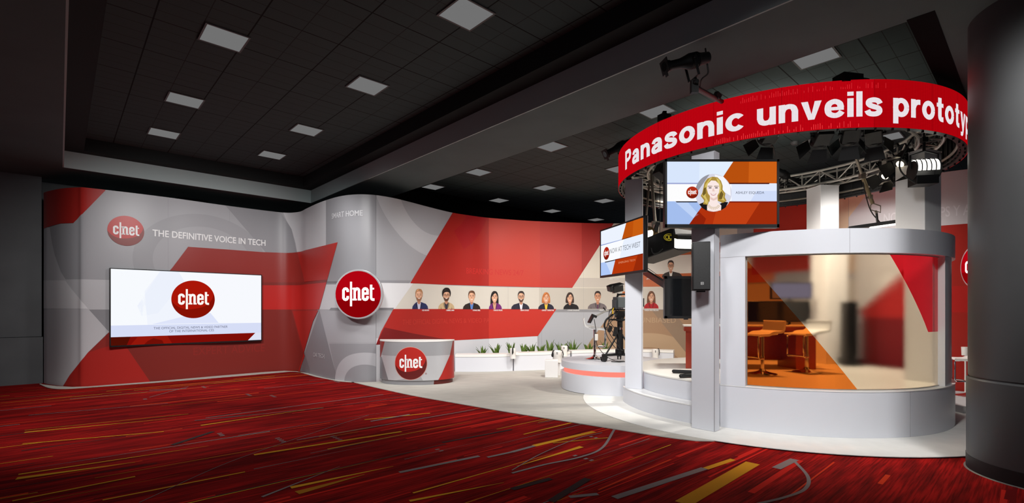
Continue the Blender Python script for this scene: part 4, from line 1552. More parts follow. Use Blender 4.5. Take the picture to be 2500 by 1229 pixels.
def split(poly, line):
    """cut polygons by a line through two (s,z) points -> (left side, right side)"""
    (x0, z0), (x1, z1) = line
    f = lambda p: (p[0] - x0) * (z1 - z0) - (p[1] - z0) * (x1 - x0)
    A, B = [], []
    n = len(poly)
    for i in range(n):
        a, b = poly[i], poly[(i + 1) % n]
        fa, fb = f(a), f(b)
        (B if fa > 0 else A).append(a)
        if fa * fb < 0:
            t = fa / (fa - fb)
            q = (a[0] + t * (b[0] - a[0]), a[1] + t * (b[1] - a[1]))
            A.append(q)
            B.append(q)
    return A, B


S = Skin(arc, GZ0, GZ1)
full = [(0, GZ0), (arc.L, GZ0), (arc.L, GZ1), (0, GZ1)]
l1 = [arc.sz(1822, 634), arc.sz(2091, 949)]
if l1[0][1] < l1[1][1]:
    l1 = l1[::-1]
orange, rest = split(full, (l1[1], l1[0]))
l2 = [arc.sz(2172, 621), arc.sz(2266, 811)]
rest, red = split(rest, (l2[1], l2[0]))
zc = arc.sz(2275, 811)[1]
redlow = clip(red, 1, zc, True)
red = clip(red, 1, zc, False)
for pc_, g in ((orange, G1), (rest, G0), (red, G2), (redlow, G0)):
    if len(pc_) > 2:
        S.conv(pc_, g, 0)
S.build('glass_pane', t)
m = MB()
m.sector(C, GR - .012, GR + .012, gl0 - .002, gl0 + .006, GZ0, GZ1, 1)
m.sector(C, GR - .012, GR + .014, gl0, gl1, .5555, .566, 60)
m.sector(C, GR - .012, GR + .014, gl0, gl1, 2.142, 2.1515, 60)
m.build('glazing_strip', mat('glazing_metal', (176, 170, 160), rough=.3, metal=.7), t)

# ------------------------------------------------------------------ heavy sans letters for the LED headline
def heavy(ch):
    sm = lambda p: [tuple(q[:2]) for q in catmull([(x, y, 0) for x, y in p], 5)]
    st_ = lambda p, curve=True: stroke(sm(p) if curve else p, .2)
    ring = lambda a0, a1: [(.31 + .215 * math.cos(math.radians(a0 + (a1 - a0) * i / 28)), .37 + .28 * math.sin(math.radians(a0 + (a1 - a0) * i / 28))) for i in range(29)]
    stem = lambda x, y0, y1: [[(x - .1, y0), (x + .1, y0), (x + .1, y1), (x - .1, y1)]]
    if ch == 'P':
        return stem(.1, 0, 1) + st_([(.1, .9), (.38, .9), (.5, .85), (.555, .68), (.5, .51), (.38, .46), (.1, .46)], False), .66
    if ch == 'a':
        return stem(.47, 0, .5) + st_([(.47, .48), (.42, .6), (.3, .645), (.17, .61), (.11, .5)]) + st_([(.47, .41), (.3, .37), (.15, .31), (.105, .2), (.16, .1), (.28, .09), (.4, .14), (.47, .26)]), .6
    if ch == 'n':
        return stem(.1, 0, .74) + stem(.5, 0, .46) + st_([(.1, .42), (.16, .57), (.3, .64), (.44, .59), (.5, .44)]), .6
    if ch == 's':
        return st_([(.5, .5), (.43, .61), (.29, .65), (.15, .61), (.12, .51), (.18, .43), (.31, .375), (.44, .32), (.48, .22), (.43, .13), (.3, .09), (.14, .12), (.07, .24)]), .58
    if ch == 'o':
        return st_(ring(0, 360), False), .62
    if ch == 'c':
        return st_(ring(38, 322), False), .58
    if ch == 'i':
        return stem(.1, 0, .74) + stem(.1, .84, 1), .2
    if ch == 'l':
        return stem(.1, 0, 1), .2
    if ch == 'u':
        return stem(.1, .28, .74) + stem(.5, 0, .74) + st_([(.1, .3), (.16, .15), (.3, .1), (.44, .17), (.5, .32)]), .6
    if ch == 'v':
        return [[(0, .74), (.21, .74), (.318, .22), (.22, 0)], [(.42, .74), (.63, .74), (.41, 0), (.318, .22)], [(.22, 0), (.318, .22), (.41, 0)]], .63
    if ch == 'e':
        return [[(.1, .3), (.6, .3), (.6, .43), (.1, .43)]] + st_([(.51, .4), (.46, .57), (.31, .65), (.15, .57), (.1, .37), (.15, .17), (.31, .09), (.45, .13), (.54, .24)]), .62
    if ch == 'p':
        return stem(.1, -.27, .74) + st_(ring(0, 360), False), .62
    if ch == 'r':
        return stem(.1, 0, .74) + st_([(.1, .4), (.17, .56), (.28, .63), (.4, .635)]), .4
    if ch == 't':
        return stem(.19, .2, .96) + [[(.02, .58), (.4, .58), (.4, .74), (.02, .74)]] + st_([(.19, .25), (.21, .14), (.28, .095), (.4, .095)]), .42
    return [[(0, .74), (.21, .74), (.33, .26), (.22, 0)], [(.42, .74), (.63, .74), (.38, -.08), (.22, 0), (.33, .26)], [(.22, 0), (.38, -.08), (.31, -.22), (.21, -.08)], [(.31, -.22), (.2, -.28), (.05, -.27), (.05, -.11), (.15, -.11), (.21, -.08)]], .63


def heavy_word(S, body, q0, q1, z, cap, m, off, kx=None):
    x, items = 0.0, []
    for ch in body:
        g, wd_ = heavy(ch)
        items.append((x, g))
        x += wd_ + .085
    x -= .085
    k = kx or (q1 - q0) / x
    for x_, g in items:
        for p in g:
            p2 = [(q0 + (x_ + px_) * k, z + py_ * cap) for px_, py_ in p]
            S.conv(p2, m, off)
    return k


# ------------------------------------------------------------------ LED ring with scrolling headline
RL, ZL0, ZL1 = 2.345, 3.545, 4.085


def led_mat(name, c0, c1, scale):
    mm = mat(name, c0, emit=1.0)
    nt = mm.node_tree
    b = nt.nodes['Principled BSDF']
    uv = N(nt, 'ShaderNodeUVMap')
    sp = N(nt, 'ShaderNodeSeparateXYZ')
    nt.links.new(uv.outputs[0], sp.inputs[0])
    outs = []
    for k in (0, 1):
        a = N(nt, 'ShaderNodeMath', operation='MULTIPLY')
        a.inputs[1].default_value = scale * 2 * PI
        sn = N(nt, 'ShaderNodeMath', operation='SINE')
        nt.links.new(sp.outputs[k], a.inputs[0])
        nt.links.new(a.outputs[0], sn.inputs[0])
        outs.append(sn.outputs[0])
    ad = N(nt, 'ShaderNodeMath', operation='ADD')
    nt.links.new(outs[0], ad.inputs[0])
    nt.links.new(outs[1], ad.inputs[1])
    mr = N(nt, 'ShaderNodeMapRange')
    mr.inputs['From Min'].default_value = -1.2
    mr.inputs['From Max'].default_value = 1.0
    nt.links.new(ad.outputs[0], mr.inputs['Value'])
    mx = N(nt, 'ShaderNodeMix', data_type='RGBA')
    mx.inputs['A'].default_value = lin(c1)
    mx.inputs['B'].default_value = lin(c0)
    nt.links.new(mr.outputs[0], mx.inputs['Factor'])
    nt.links.new(mx.outputs['Result'], b.inputs['Emission Color'])
    return mm


LEDR = led_mat('led_red', (210, 6, 20), (146, 0, 10), 64)
LEDR2 = led_mat('led_red_deep', (194, 4, 14), (132, 0, 8), 64)
LEDW = led_mat('led_white', (255, 250, 252), (206, 192, 200), 64)
nseg = 240
RP = Path([(C[0] + RL * math.cos(PI / 2 + 2 * PI * i / nseg), C[1] + RL * math.sin(PI / 2 + 2 * PI * i / nseg)) for i in range(nseg + 1)])
t = thing('led_ring', 'big round red LED ring display with white scrolling headline', 'led display', (C[0], C[1], ZL0))
m = MB()
m.sector(C, RL - .07, RL - .003, 0, 2 * PI, ZL0, ZL1, 160)
m.build('casing', BLACKM, t)


def uvskin(S, o):
    """uv = (arc length, height) so the pixel grid keeps a real pitch"""
    me = o.data
    uv = me.uv_layers.new(name='UVMap')
    o0 = worg(o)
    for p in me.polygons:
        for li in p.loop_indices:
            v = me.vertices[me.loops[li].vertex_index].co + o0
            a = math.atan2(v.y - C[1], v.x - C[0])
            uv.data[li].uv = ((a % (2 * PI)) * RL, v.z)


S = Skin(RP, ZL0, ZL1)
S.rect(0, RP.L, ZL0, ZL1, LEDR, 0)
qs = RP.hit(2135)[1]
S.rect(qs, RP.L, ZL0, ZL1, LEDR2, .0008)
for u in (1607, 1742, 1908, 2134, 2276, 2337):
    q = RP.hit(u)[1]
    S.rect(q, q + .003, ZL0, ZL1, screen((90, 0, 6)), .0014)
for i in range(70):                                  # paler modules near the lower and upper edges
    q = RP.hit(1745)[1] + i * .022
    if random.random() < .7:
        S.rect(q, q + .006, ZL0 + .01, ZL0 + .03 + random.random() * .05, screen((238, 58, 62)), .0014)
        S.rect(q + .3, q + .305, ZL1 - .1, ZL1 - .08 + random.random() * .05, screen((226, 44, 52)), .0014)
uvskin(S, S.build('display_face', t))
S = Skin(RP, ZL0, ZL1)
zb, cap = 3.668, .284
heavy_word(S, 'Panasonic', RP.hit(1527)[1], RP.hit(1817)[1], zb, cap, LEDW, .0026)
k = heavy_word(S, 'unveils', RP.hit(1848)[1], RP.hit(2154)[1], zb, cap, LEDW, .0026)
heavy_word(S, 'prototype', RP.hit(2180)[1], 0, zb, cap, LEDW, .0026, k * .97)
uvskin(S, S.build('headline', t))
m = MB()
for i in range(96):
    a = 2 * PI * i / 96
    m.box((C[0] + (RL - .078) * math.cos(a), C[1] + (RL - .078) * math.sin(a), (ZL0 + ZL1) / 2), (.012, .01, ZL1 - ZL0 - .03), (0, 0, a))
m.sector(C, RL - .1, RL - .07, 0, 2 * PI, ZL0 + .03, ZL0 + .045, 120)
m.build('back_ribs', mat('ring_back', (44, 42, 40), rough=.5, metal=.4), t)
m = MB()
m.tube([(C[0] + (RL - .1) * math.cos(2 * PI * i / 96), C[1] + (RL - .1) * math.sin(2 * PI * i / 96), ZL0 + .1) for i in range(96)], .02, 8, True)
m.build('support_rail', ALUD, t)
c0 = None
for i in range(72):
    a = 2 * PI * i / 72
    if c0 is None:
        c0 = MB().box((RL - .03, 0, ZL0 - .012), (.02, .014, .024)).build('lower_clip', BLACKM, t, local=True)
        c0.location = (0, 0, -ZL0)
    else:
        o = c0.copy()
        COL.objects.link(o)
        o.parent = t
        o.location = (0, 0, -ZL0)
        o.rotation_euler = (0, 0, a)

# ------------------------------------------------------------------ circular truss
t = thing('circular_truss', 'aluminium ring truss hanging inside the red LED ring', 'truss', (C[0], C[1], 3.77))
RI, RO, ZT0, ZTT = 1.86, 2.12, 3.79, 4.03
for r, z in ((RI, ZT0), (RO, ZT0), (RI, ZTT), (RO, ZTT)):
    MB().tube([(C[0] + r * math.cos(2 * PI * i / 120), C[1] + r * math.sin(2 * PI * i / 120), z) for i in range(120)], .024, 10, True).build('chord', ALU, t)
NB = 40
for i in range(NB):
    a, a2 = 2 * PI * i / NB, 2 * PI * (i + 1) / NB
    pt = lambda r, z, q: (C[0] + r * math.cos(q), C[1] + r * math.sin(q), z)
    m = MB()
    if i % 8 == 0:
        MB().box((*pt(RO, (ZT0 + ZTT) / 2, a)[:2], (ZT0 + ZTT) / 2), (.02, .1, ZTT - ZT0 + .03), (0, 0, a)).build('joint_plate', ALU, t)
        m.box((*pt(RI, (ZT0 + ZTT) / 2, a)[:2], (ZT0 + ZTT) / 2), (.02, .1, ZTT - ZT0 + .03), (0, 0, a))
    else:
        m.cyl(pt(RI, ZT0, a), pt(RI, ZTT, a), .012, n=8)
        m.cyl(pt(RO, ZT0, a), pt(RO, ZTT, a), .012, n=8)
        m.cyl(pt(RI, ZT0, a), pt(RO, ZT0, a), .012, n=8)
    m.build('brace' if i % 8 else 'joint_plate', ALU, t)
    m = MB()
    z0, z1 = (ZT0, ZTT) if i % 2 else (ZTT, ZT0)
    m.cyl(pt(RI, z0, a), pt(RI, z1, a2), .012, n=8)
    m.cyl(pt(RO, z0, a), pt(RO, z1, a2), .012, n=8)
    m.cyl(pt(RI, ZT0, a), pt(RO, ZT0, a2), .012, n=8)
    m.build('diagonal', ALU, t)
m = MB()
for i in range(16):
    a = 2 * PI * i / 16 + .1
    m.cyl(pt(RO, 3.9, a), (C[0] + (RL - .06) * math.cos(a), C[1] + (RL - .06) * math.sin(a), 3.9), .014, n=8)
m.build('ring_bracket', ALUD, t)
m = MB()                                              # cable runs tied along the truss
for k in range(3):
    pts = []
    for i in range(90):
        a = 2 * PI * i / 90
        r = 2.0 + .07 * k - .05 + .03 * math.sin(i * 1.7 + k)
        pts.append((C[0] + r * math.cos(a), C[1] + r * math.sin(a), 3.83 + .05 * k + .025 * math.sin(i * .9 + 2 * k)))
    m.tube(pts, .014, 6, True)
m.build('cable_run', CORD, t)

# ------------------------------------------------------------------ stage lamps
def spot_lamp():
    """profile spot: long tapering body, lens tube, yoke; body axis +X, hangs below its yoke base at the origin going up"""
    t = thing('profile_spot', None, None)
    m = MB()
    def lx(prof, n=20):
        p = []
        for (r, x) in prof:
            for i in range(n):
                a = 2 * PI * i / n
                p.append((x, r * math.cos(a), .3 + r * math.sin(a)))
        fs = []
        for k in range(len(prof) - 1):
            fs += [(k * n + i, k * n + (i + 1) % n, (k + 1) * n + (i + 1) % n, (k + 1) * n + i) for i in range(n)]
        fs += [tuple(range(n - 1, -1, -1)), tuple((len(prof) - 1) * n + i for i in range(n))]
        m.add(p, fs)
    lx([(.05, -.34), (.075, -.33), (.085, -.2), (.1, -.16), (.105, -.02), (.09, .02), (.066, .12), (.062, .3)])
    for k in range(5):
        lx([(.108, -.15 + k * .028), (.108, -.14 + k * .028)])
    bd = m.build('body', BLACKM, t, local=True)
    m = MB()
    m.cyl((.28, 0, .3), (.36, 0, .3), .075, .085, 20)
    m.box((.35, 0, .3), (.012, .19, .19))
    m.box((.35, 0, .2), (.012, .06, .08))
    m.build('colour_frame', BLACKM, t, local=True)
    MB().cyl((.362, 0, .3), (.366, 0, .3), .06, n=20).build('lens', DARKG, bd, local=True)
    m = MB()
    for s_ in (-1, 1):
        m.box((-.04, s_ * .125, .19), (.035, .008, .26))
        m.cyl((-.04, s_ * .105, .3), (-.04, s_ * .15, .3), .022, n=10)
    m.box((-.04, 0, .06), (.035, .258, .008))
    m.build('yoke', BLACKM, t, local=True)
    m = MB()
    m.box((-.04, 0, .03), (.05, .05, .06))
    m.cyl((-.04, -.05, .0), (-.04, .05, .0), .032, n=12)
    m.cyl((-.04, .03, .02), (.03, .08, .02), .008, n=8)
    m.build('clamp', BLACKM, t, local=True)
    return t


def fresnel(lit=False, name='fresnel_lamp'):
    """barn-door lamp pointing along +X, yoke going up to a clamp at the origin"""
    t = thing(name, None, None)
    zc = -.3
    m = MB()
    m.box((-.06, 0, zc), (.24, .22, .22))
    m.cyl((.05, 0, zc), (.11, 0, zc), .12, .12, 20)
    for k in range(4):
        m.box((-.14 + k * .05, 0, zc + .12), (.03, .16, .025))
    bd = m.build('body', BLACKM, t, local=True, bevel=.01)
    MB().cyl((.108, 0, zc), (.116, 0, zc), .1 if not lit else .06, n=24).build('lens', LAMPY if lit else DARKG, bd, local=True)
    for (dy, dz, wy, wz, nm) in ((0, 1, .24, .2, 0), (0, -1, .24, .2, 0), (1, 0, .2, .17, 0), (-1, 0, .2, .17, 0)):
        m = MB()
        # flap hinged at the front rim, opening outward
        ln = .2
        c0 = Vector((.115, dy * .12, zc + dz * .12))
        c1 = c0 + Vector((ln * .82, dy * ln * .55, dz * ln * .55))
        sd = Vector((0, 1, 0)) if dz else Vector((0, 0, 1))
        p = [c0 - sd * .1, c0 + sd * .1, c1 + sd * .14, c1 - sd * .14]
        nn = (c1 - c0).cross(sd).normalized() * .003
        m.add([q - nn for q in p] + [q + nn for q in p], [(0, 1, 2, 3), (7, 6, 5, 4), (0, 4, 5, 1), (1, 5, 6, 2), (2, 6, 7, 3), (3, 7, 4, 0)])
        m.build('barn_door', BLACKM, bd, local=True, smooth=0)
    m = MB()
    for s_ in (-1, 1):
        m.box((-.04, s_ * .135, zc + .13), (.03, .008, .3))
        m.cyl((-.04, s_ * .11, zc), (-.04, s_ * .155, zc), .02, n=10)
    m.box((-.04, 0, zc + .28), (.03, .278, .008))
    m.build('yoke', BLACKM, t, local=True)
    m = MB()
    m.cyl((-.04, 0, zc + .28), (-.04, 0, .02), .014, n=10)
    m.box((-.04, 0, .0), (.05, .05, .06))
    m.build('clamp', BLACKM, t, local=True)
    return t


def place(t, loc, rot, label, cat, group=None):
    t.location = loc
    t.rotation_euler = rot
    return tag(t, label, cat, group)


ps = spot_lamp()
ps.scale = (.72,) * 3
place(ps, at(1691, 203, 4.95), (0, math.radians(16), math.radians(190)), 'black profile spotlight on a slanting arm above the red ring', 'stage light')
ps2 = copy_tree(ps)
ps2.scale = (.85,) * 3
place(ps2, at(1524, 394, 8.75), (0, math.radians(28), math.radians(200)), 'black spotlight clamped at the outer edge of the ring, over the first letter', 'stage light')
ps3 = copy_tree(ps)
place(ps3, at(1912, 455, 9.3), (0, math.radians(20), math.radians(20)), 'small black spotlight on the truss beside the large television', 'stage light')
# slanting arm
a, b = at(1695, 212, 4.98), at(1762, 262, 5.98)
b.z = 4.03
t = thing('lamp_arm', 'slanting black pipe reaching from the ring to the profile spotlight', 'arm', b)
m = MB()
m.cyl(a, b, .026, n=14)
m.build('pipe', BLACKM, t)
m = MB()
m.box(a.lerp(b, .0), (.07, .05, .13))
m.build('clamp', BLACKM, t)
MB().box(a.lerp(b, .72) + Vector((.03, 0, .03)), (.08, .05, .05), (.3, .4, .6)).build('pipe_clip', BLACKM, t)
d = at(1722, 118, 5.0)
m = MB()
m.tube([d, at(1727, 160, 5.0), at(1728, 180, 5.02), at(1713, 194, 5.06), at(1708, 215, 5.2)], .008, 6, smooth=6)
tag(m.build('power_cable', CORD, origin=d), 'thin black cable drooping from the profile spotlight to its arm', 'cable')

fr = fresnel()
fr.scale = (.8,) * 3
L_ = (('black barn-door lamp hanging under the ring, above the large television', 1859, 305, 6.3, 95, 35), ('black barn-door lamp with wide flaps under the word unveils', 1993, 305, 6.1, 80, 30), ('black barn-door lamp hanging under the letter l, tilted sideways', 2070, 300, 6.05, 65, 35), ('black barn-door lamp hanging beside the bright panel inside the ring', 2136, 303, 6.2, 50, 35))
for i, (lb, u, v, Y, yaw, pit) in enumerate(L_):
    o = fr if i == 0 else copy_tree(fr)
    place(o, at(u, v, Y), (0, math.radians(pit), math.radians(yaw)), lb, 'stage light')
fl = fresnel(True)
fl.scale = (.78,) * 3
place(fl, at(2148, 392, 7.3), (0, math.radians(40), math.radians(-172)), 'lit barn-door lamp on the truss with open flaps, nearer the long pole', 'stage light')
fl2 = copy_tree(fl)
place(fl2, at(2186, 358, 6.75), (0, math.radians(40), math.radians(-165)), 'lit barn-door lamp on the truss with open flaps, nearer the white post', 'stage light')
fr9 = copy_tree(fr)
place(fr9, at(1640, 392, 7.3), (0, math.radians(30), math.radians(20)), 'black barn-door lamp under the ring behind the large television', 'stage light')
m = MB()
p = at(2070, 196, 5.62)
m.box(p, (.26, .16, .1), (0, 0, .2))
m.cyl(p + Vector((.1, 0, 0)), p + Vector((.22, 0, -.02)), .04, n=12)
tag(m.build('junction_box', BLACKM, origin=p), 'black box sitting on top of the red ring', 'box')
m = MB()
p = at(1622, 300, 6.75)
p.z = 4.13
m.box(p, (.14, .12, .09), (0, 0, .5))
m.box(p + Vector((0, 0, .06)), (.05, .05, .06))
tag(m.build('junction_box', BLACKM, origin=p), 'small black clamp box on top edge of the ring, over the headline start', 'box')

# striped studio lamp
p = at(2256, 412, 6.15)
t = thing('studio_lamp', 'bright striped studio lamp hanging in front of the white post', 'stage light', p, (0, 0, math.radians(-12)))
m = MB()
n = 10
for i in range(n):
    a, b = -PI / 2 * .25 + (PI * .72) * i / n, -PI / 2 * .25 + (PI * .72) * (i + 1) / n
    m.add([(-.12, -.1 * math.cos(a), .11 * math.sin(a)), (.12, -.1 * math.cos(a), .11 * math.sin(a)), (.12, -.1 * math.cos(b), .11 * math.sin(b)), (-.12, -.1 * math.cos(b), .11 * math.sin(b))], [(0, 1, 2, 3)])
m.build('lit_lens', LAMPW, t, local=True)
for k in range(6):
    x = -.125 + k * .05
    m = MB()
    for i in range(n):
        a, b = -PI / 2 * .3 + (PI * .75) * i / n, -PI / 2 * .3 + (PI * .75) * (i + 1) / n
        m.add([(x - .007, -.11 * math.cos(a), .121 * math.sin(a)), (x + .007, -.11 * math.cos(a), .121 * math.sin(a)), (x + .007, -.11 * math.cos(b), .121 * math.sin(b)), (x - .007, -.11 * math.cos(b), .121 * math.sin(b))], [(0, 1, 2, 3)])
    m.build('louvre', mat('lamp_grey', (110, 110, 112), rough=.4), t, local=True)
m = MB()
m.box((0, .02, -.15), (.24, .2, .11))
m.box((0, .06, .0), (.26, .06, .25))
m.cyl((-.135, .0, -.02), (-.128, 0, -.02), .12, n=20)
m.cyl((.128, .0, -.02), (.135, 0, -.02), .12, n=20)
m.build('housing', BLACKM, t, local=True, bevel=.01)
m = MB()
m.tube([(-.15, 0, 0), (-.15, 0, .17), (0, 0, .22), (.15, 0, .17), (.15, 0, 0)], .012, 8)
m.cyl((0, 0, .22), (0, 0, .36), .016, n=10)
m.box((0, 0, .36), (.06, .06, .06))
m.cyl((.15, 0, -.02), (.19, -.06, -.06), .014, n=8)
m.build('yoke', BLACKM, t, local=True)
m = MB()
m.cyl((0, 0, .36), (-.02, 0, .6), .02, n=10)
m.build('drop_pipe', CHROME, t, local=True)
m = MB()
q = at(2196, 410, 6.2)
m.tube([at(2229, 335, 6.1), at(2208, 370, 6.15), at(2197, 395, 6.2), at(2198, 415, 6.2), at(2212, 432, 6.18), at(2236, 448, 6.13)], .01, 6, smooth=6)
tag(m.build('power_cable', CORD, origin=q), 'black cable looping from the truss down to the striped lamp', 'cable')

# long telescopic pole with strip light
a, b, c = at(2082, 360, 7.2), at(2105, 430, 7.35), at(2140, 522, 7.5)
t = thing('hanging_pole', 'long slanting metal pole hanging from the truss over the booth', 'pole', a)
MB().cyl(a, b, .02, n=12).build('upper_tube', ALUD, t)
MB().cyl(b, b.lerp(c, .72), .026, n=12).build('lower_tube', mat('khaki_pole', (126, 112, 84), rough=.45, metal=.4), t)
m = MB()
m.box(b, (.07, .06, .09))
m.box(b.lerp(c, .55), (.05, .05, .06))
m.cyl(b.lerp(c, .55), b.lerp(c, .55) + Vector((-.07, 0, -.02)), .012, n=8)
m.build('lock_collar', ALUD, t)
m = MB()
e = b.lerp(c, .72)
m.tube([e, e + Vector((-.03, 0, -.03)), e + Vector((-.03, 0, -.1)), e + Vector((.12, 0, -.14)), e + Vector((.12, 0, -.04)), e], .008, 6, True)
m.cyl(e + Vector((.05, 0, -.12)), c, .018, n=8)
m.build('hook', ALUD, t)
m = MB()
m.tube([b, at(2112, 470, 7.4), at(2126, 515, 7.45), at(2150, 545, 7.45)], .008, 6, smooth=5)
m.build('cable', CORD, t)
a, b = at(2090, 556, 7.45), at(2197, 541, 7.2)
t = thing('strip_light', 'long black strip light with a glowing underside, just above the booth rim', 'stage light', a.lerp(b, .5))
d = (b - a)
q = d.to_track_quat('X', 'Z').to_matrix()
MB().box(a.lerp(b, .5), (d.length + .2, .14, .05), q).build('housing', BLACKM, t, bevel=.006)
MB().box(a.lerp(b, .62) + Vector((0, 0, -.033)), (d.length * .6, .11, .012), q).build('lit_tube', LAMPW, t)
m = MB()
m.cyl(a.lerp(b, .5), c, .016, n=8)
m.build('hanger', BLACKM, t)

# drop poles and lamp between the two front posts
a = at(1589, 415, 8.3)
b = at(1600, 545, 8.3)
t = thing('hanging_pole', 'vertical metal drop pole with brace between the two televisions', 'pole', a)
MB().cyl(a, b, .024, n=12).build('upper_tube', ALUD, t)
MB().cyl(at(1586, 440, 8.4), at(1578, 525, 8.4), .018, n=10).build('brace', ALUD, t)
m = MB()
m.box(b, (.12, .05, .06))
m.cyl(b + Vector((-.05, 0, 0)), b + Vector((-.05, 0, -.14)), .014, n=8)
m.cyl(b + Vector((.05, 0, 0)), b + Vector((.05, 0, -.2)), .014, n=8)
m.build('clamp', ALUD, t)
MB().cyl(at(1612, 395, 8.2), at(1611, 575, 8.2), .006, n=6).build('safety_cable', CORD, t)
p = at(1588, 566, 8.3)
t = thing('studio_lamp', 'small bright lamp head on the drop pole beside the angled television', 'stage light', p)
m = MB()
m.cyl(p + Vector((-.02, .05, 0)), p + Vector((-.05, -.03, -.03)), .1, .12, 18)
m.box(p + Vector((.06, .02, -.02)), (.12, .1, .12))
m.build('housing', mat('lamp_bronze', (120, 96, 62), rough=.35, metal=.6), t)
MB().cyl(p + Vector((-.05, -.031, -.03)), p + Vector((-.052, -.036, -.031)), .085, n=16).build('lit_lens', LAMPW, t)
MB().box(p + Vector((.09, -.04, .07)), (.06, .05, .16), (0, .3, 0)).build('bracket', BLACKM, t)
# large soft lamp
t = thing('soft_lamp', 'large black soft lamp housing with yellow emblem behind the speaker post', 'stage light', at(1632, 600, 7.7))
a, b = at(1572, 622, 8.1), at(1668, 588, 7.5)
d = b - a
q = d.to_track_quat('X', 'Z').to_matrix()
MB().box(a.lerp(b, .5) + Vector((0, 0, .02)), (d.length * 1.1, .5, .32), q).build('housing', BLACKM, t, bevel=.02)
m = MB()
m.box(at(1672, 594, 7.35), (.32, .12, .14), (.3, 0, .2))
m.build('lit_panel', LAMPW, t)
m = MB()
m.box(at(1672, 578, 7.35), (.34, .2, .06), (.3, 0, .2))
m.box(at(1672, 607, 7.4), (.34, .2, .02), (.3, 0, .2))
m.build('visor', BLACKM, t)
m = MB()
yv = mat('emblem_yellow', (206, 190, 40), rough=.5)
cc = at(1632, 580, 7.4)
m.tube([cc + Vector((.075 * math.cos(k * .314), -.02, .05 * math.sin(k * .314))) for k in range(20)], .006, 6, True)
for s_ in (-1, 1):
    m.tube([cc + Vector((s_ * .022 + .03 * math.cos(k * .4), -.02, .028 * math.sin(k * .4))) for k in range(16)], .007, 6, True)
m.build('emblem', yv, t)
m = MB()
m.tube([at(1590, 605, 7.5), at(1594, 618, 7.5), at(1605, 618, 7.5), at(1618, 608, 7.5)], .01, 6, smooth=4)
m.build('cable', CORD, t)
# diagonal jib bar
a, b = at(1575, 665, 8.0), at(1628, 699, 7.1)
t = thing('jib_arm', 'black diagonal bar running from behind the post down to the black monitor', 'arm', b)
d = b - a
MB().box(a.lerp(b, .5), (d.length * 1.25, .05, .09), d.to_track_quat('X', 'Z').to_matrix()).build('bar', BLACK, t)
m = MB()
m.cyl(at(1576, 651, 8.0), at(1668, 718, 7.02), .004, n=6)
m.build('wire', CORD, t)

# ------------------------------------------------------------------ loudspeaker on the post
yaw = math.atan2(5.928 - 6.15, 2.445 - 2.243)          # along the post face
p = at(1712, 650, 5.78)
t = thing('loudspeaker', 'black loudspeaker cabinet mounted high on the square post', 'speaker', p)
R = Euler((0, 0, yaw * .35)).to_matrix()
MB().box(p + R @ Vector((0, .1, 0)), (.2, .2, .575), R).build('cabinet', BLACK, t, bevel=.006)
GRL = noisy(mat('speaker_grille', (24, 24, 25), rough=.55), 160, .6)
MB().box(p + R @ Vector((.004, -.006, 0)), (.182, .014, .55), R).build('grille', GRL, t, bevel=.004)
m = MB()
bz = Vector((.01, -.015, -.205))
for (cx_, cz_, sx, sz) in ((0, .0135, .03, .003), (0, -.0135, .03, .003), (.0135, 0, .003, .03), (-.0135, 0, .003, .03)):
    m.box(p + R @ (bz + Vector((cx_, 0, cz_))), (sx, .004, sz), R)
bdg = m.build('badge', mat('badge_white', (220, 220, 220), rough=.4), t)
bp = p + R @ (bz + Vector((-.0135, -.001, 0)))
bq = p + R @ (bz + Vector((.0135, -.001, 0)))
S = Skin(Path([bp[:2], bq[:2]]), 0, 4)
S.text('JBL', .004, .023, bp.z - .004, .009, mat('badge_white', (220, 220, 220), rough=.4), .002, .01)
S.build('badge_lettering', bdg)
m = MB()
m.box(p + R @ Vector((0, .215, .1)), (.06, .1, .2), R)
m.box(p + R @ Vector((.0, .1, -.295)), (.1, .1, .016), R)
m.build('wall_bracket', BLACKM, t)

# black monitor on a floor stand
p = at(1622, 700, 6.9)
x0, x1, z0, z1, Y = p.x, p.x + .98, 1.372, 1.968, 6.9
xm = (x0 + x1) / 2
t = thing('monitor', 'switched-off black monitor on a floor stand behind the speaker post', 'monitor', (xm, Y, ZSTG))
MB().box((xm, Y + .03, (z0 + z1) / 2), (x1 - x0, .06, z1 - z0)).build('housing', BLACK, t, bevel=.008)
MB().box((xm, Y - .003, (z0 + z1) / 2), (x1 - x0 - .07, .006, z1 - z0 - .07)).build('screen', DARKG, t)
m = MB()
for (cx_, cz_, sx, sz) in ((xm, z1 - .018, x1 - x0, .036), (xm, z0 + .018, x1 - x0, .036), (x0 + .018, (z0 + z1) / 2, .036, z1 - z0), (x1 - .018, (z0 + z1) / 2, .036, z1 - z0)):
    m.box((cx_, Y - .006, cz_), (sx, .016, sz))
m.build('bezel', BLACK, t)
m = MB()
m.cyl((xm, Y + .09, ZSTG + .05), (xm, Y + .09, 1.7), .035, n=16)
m.build('pole', BLACKM, t)
for yy, xx in ((-.1, .27), (.42, .2)):
    m = MB()
    m.cyl((xm - xx, Y + .06 + yy, ZSTG + .03), (xm + .1, Y + .09 + yy * .3, ZSTG + .045), .028, n=14)
    m.ball((xm - xx, Y + .06 + yy, ZSTG + .03), .028, 8)
    m.build('foot', BLACKM, t)
m = MB()
m.box((x0 + .3, Y - .004, z0 - .008), (.06, .02, .016))
m.build('sensor', BLACK, t)

